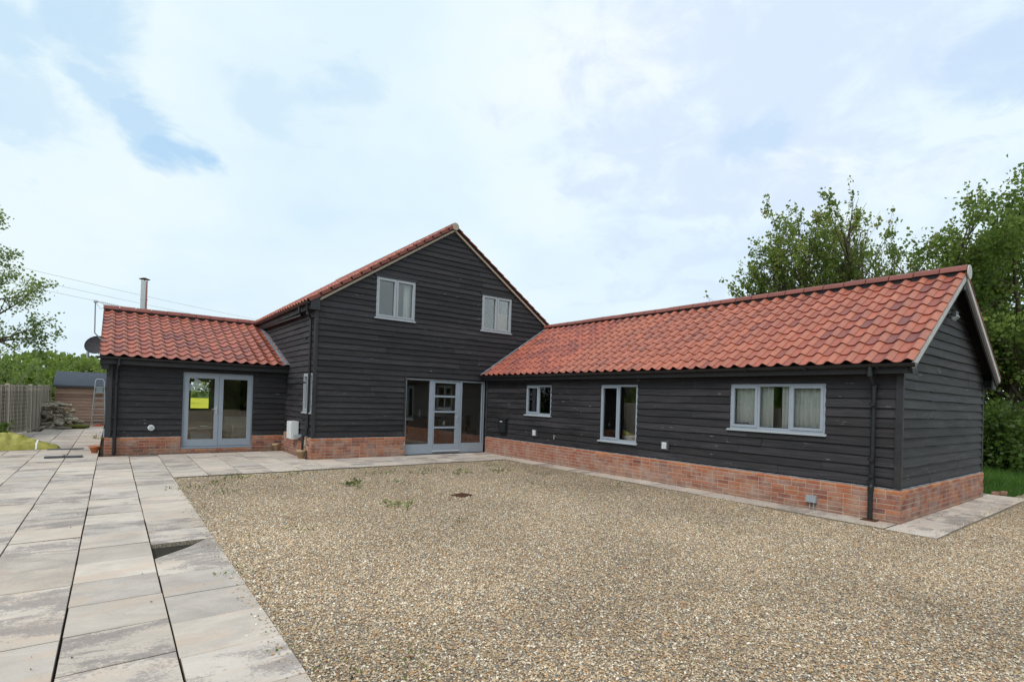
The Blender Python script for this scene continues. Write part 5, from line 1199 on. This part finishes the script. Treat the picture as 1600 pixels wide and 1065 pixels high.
def WL(x, y):
    if (x, y) == (-5.61, -3.88): return 'largest green weed clump in the gravel, left of the iron grate'
    if (x, y) == (-5.69, -5.95): return 'bushy weed in open gravel between the largest clump and the camera'
    if y < -9: return 'tiny weed in the near gravel close to the camera'
    if x < -7.9: return 'small weed rooted along the paving edge at the gravel'
    if x < -6: return 'small weed in the gravel corner beside the terrace below the french doors'
    if y > -4.1: return 'low weed tuft in the far gravel before the glazed barn door'
    return 'sparse little weed alone in the middle of the gravel'
for i, (x, y, h, n) in enumerate(wd):
    h *= .8
    if y < -6.5: h, n = h * .6, int(n * .6)
    make_tree('weed', WL(x, y), 'weed', (x, y, -.03), stems_fan(7, h * .7, .0012, .45, ), n, .016 + h * .12, seed=80 + i, levels=1, spread=h * .30, kids=(3,), ratio=(.5,), jit=.6, group='weeds in the gravel', crown_name='leaves')
# fallen bits on the slabs
random.seed(5); bits = MB()
for k in range(330):
    x, y = random.uniform(-11.2, -8.2), -10.6 + 13 * random.random() ** 1.8
    if k > 150: x, y = -.04 - .16 * random.random() ** 2, random.uniform(-10.6, -1)
    elif k > 105: x, y = random.uniform(.3, 4.8), random.uniform(-11.15, -10.68)
    s_ = random.uniform(.005, .010)
    c = Vector((x, y, .006)); vs = [c + Vector((random.uniform(-1, 1) * s_, random.uniform(-1, 1) * s_, random.uniform(-.4, .8) * s_)) for _ in range(6)]
    bits.add(vs, [(0, 1, 2), (0, 2, 3), (0, 3, 4), (1, 2, 5), (2, 3, 5), (3, 4, 5), (4, 0, 1)])
tag(bits.obj('fallen_buds', M['dead_leaf'], None, Matrix()), kind='stuff')

# loose pebbles over the near gravel
def pebbles():
    N_ = 380000; r = rng.random(N_ * 2)
    x = rng.uniform(-8.2, 7.0, N_ * 2); y = rng.uniform(-13.6, -1.8, N_ * 2)
    dx = x - CAM.x; dy = y - CAM.y; z = dx * _fw[0] + dy * _fw[1]; rr = dx * _rt[0] + dy * _rt[1]
    keep = ~((x > -.53) & (y > -11.23)) & (z > 2.6) & (np.abs(rr / np.maximum(z, .1)) < 1.02) & (r < np.clip((6.4 / np.maximum(z, .1)) ** 1.7, .10, 1))
    x, y = x[keep], y[keep]; n = len(x)
    # a second patch right of the wing's end
    # stragglers on the slab edge
    e = 1500; t = rng.random(e); off = np.abs(rng.normal(0, .07, e))
    q = rng.integers(0, 4, e)
    ex_ = np.select([q == 0, q == 1, q == 2, q == 3], [-8.17 - off * .9, -8.1 + t * 7.5, -.5 + off * .8, -.4 + t * 5.5]); ey_ = np.select([q == 0, q == 1, q == 2, q == 3], [-11 + t * 9, -1.69 + off, -10.8 + t * 9, -11.19 + off])
    ns = len(x); x = np.concatenate([x, ex_]); y = np.concatenate([y, ey_]); n = len(x)
    zz = np.array([-.022 + noise.noise((a * .55, b * .55, 0)) * .014 for a, b in zip(x, y)]); zz[ns:] = .001
    s = rng.gamma(8, .00062, n) + .0026; s = np.minimum(s, .014)
    base = np.array([(1, 0, 0), (0, 1, 0), (-1, 0, 0), (0, -1, 0), (0, 0, 1), (.55, .55, .55), (-.55, .6, .5), (.5, -.6, .55), (-.6, -.5, .5)])[:5]
    fc = np.array([(0, 1, 4), (1, 2, 4), (2, 3, 4), (3, 0, 4)])
    th = rng.uniform(0, 6.283, n); ex = rng.uniform(.7, 1.35, n); ez = rng.uniform(.5, 1.0, n)
    B = np.repeat(base[None], n, 0) * np.stack([s * ex, s / ex ** .5, s * ez], 1)[:, None, :]
    B += rng.normal(0, .18, B.shape) * s[:, None, None]
    ct, st = np.cos(th)[:, None], np.sin(th)[:, None]; X = B[..., 0] * ct - B[..., 1] * st; Y = B[..., 0] * st + B[..., 1] * ct
    V = np.stack([X + x[:, None], Y + y[:, None], B[..., 2] + zz[:, None] + .0015 + rng.uniform(0, .006, n)[:, None]], -1)
    F = (fc[None] + 5 * np.arange(n)[:, None, None]).reshape(-1, 3)
    me = bpy.data.meshes.new('loose_pebbles'); me.vertices.add(5 * n); me.vertices.foreach_set('co', V.ravel())
    me.loops.add(len(F) * 3); me.loops.foreach_set('vertex_index', F.ravel().astype(np.int32)); me.polygons.add(len(F))
    me.polygons.foreach_set('loop_start', np.arange(0, len(F) * 3, 3, dtype=np.int32)); me.polygons.foreach_set('loop_total', np.full(len(F), 3, dtype=np.int32)); me.polygons.foreach_set('use_smooth', np.ones(len(F), dtype=bool))
    me.update(calc_edges=True); a = me.attributes.new('tone', 'FLOAT', 'POINT'); a.data.foreach_set('value', np.repeat(rng.random(n), 5).astype(np.float32))
    me.materials.append(M['pebble']); o = bpy.data.objects.new('loose_pebbles', me); C.objects.link(o); tag(o, kind='stuff'); print('pebbles', n)
pebbles()
# tall grass right of the wing
def grass():
    n = 70000; x = rng.uniform(4.9, 17, n); y = rng.uniform(-11.6, -5.5, n)
    ok = (y > -10.95 - .07 * (x - 5.2)) & ~((x < 5.3) & (y < -10.25)); x, y = x[ok], y[ok]; n = len(x)
    h = rng.uniform(.10, .34, n) * (.7 + .5 * np.array([noise.noise((a * .7, b * .7, 0)) for a, b in zip(x, y)])); h *= np.clip((x - 4.6) * .7, .35, 1.15)
    th = rng.uniform(0, 6.283, n); w = rng.uniform(.004, .010, n); lx, ly = rng.normal(0, .35, n) * h, rng.normal(0, .35, n) * h
    V = np.empty((n, 3, 3)); V[:, 0] = np.stack([x - np.cos(th) * w, y - np.sin(th) * w, np.full(n, -.07)], 1); V[:, 1] = np.stack([x + np.cos(th) * w, y + np.sin(th) * w, np.full(n, -.07)], 1); V[:, 2] = np.stack([x + lx, y + ly, h - .06], 1)
    me = bpy.data.meshes.new('tall_grass'); me.vertices.add(3 * n); me.vertices.foreach_set('co', V.ravel()); me.loops.add(3 * n); me.loops.foreach_set('vertex_index', np.arange(3 * n, dtype=np.int32))
    me.polygons.add(n); me.polygons.foreach_set('loop_start', np.arange(0, 3 * n, 3, dtype=np.int32)); me.polygons.foreach_set('loop_total', np.full(n, 3, dtype=np.int32)); me.update(calc_edges=True)
    a = me.attributes.new('tone', 'FLOAT', 'POINT'); t = np.clip(.45 + .5 * np.array([noise.noise((p * .5, q * .5, 4)) for p, q in zip(x, y)]) + rng.normal(0, .15, n), 0, 1); a.data.foreach_set('value', np.repeat(t, 3).astype(np.float32))
    me.materials.append(M['grass']); o = bpy.data.objects.new('tall_grass', me); C.objects.link(o); tag(o, kind='stuff')
grass()
# red tile edges showing along the barn's left verge
for rr in range(16):
    v0 = rr * TG - .02; m = MB(); m.add([(x, v, w) for x in (10.035, 10.062) for v, w in ((v0, -.02), (v0 + TG + .04, -.04), (v0 + TG + .04, .044), (v0, .072))], [(0, 1, 2, 3), (7, 6, 5, 4), (0, 4, 5, 1), (1, 5, 6, 2), (2, 6, 7, 3), (3, 7, 4, 0)])
    m.obj('verge_tile', M['ridge'], br, WM[br.name])
# plants on the inner sill of the right upper barn window
make_tree('house_plant', 'spiky green house plant behind the left light of the right upper barn window', 'plant', (.18, .50, 3.66), stems_fan(7, .36, .006, .55), 150, .16, seed=131, levels=1, spread=.05, kids=(3,), ratio=(.4,), jit=.4)
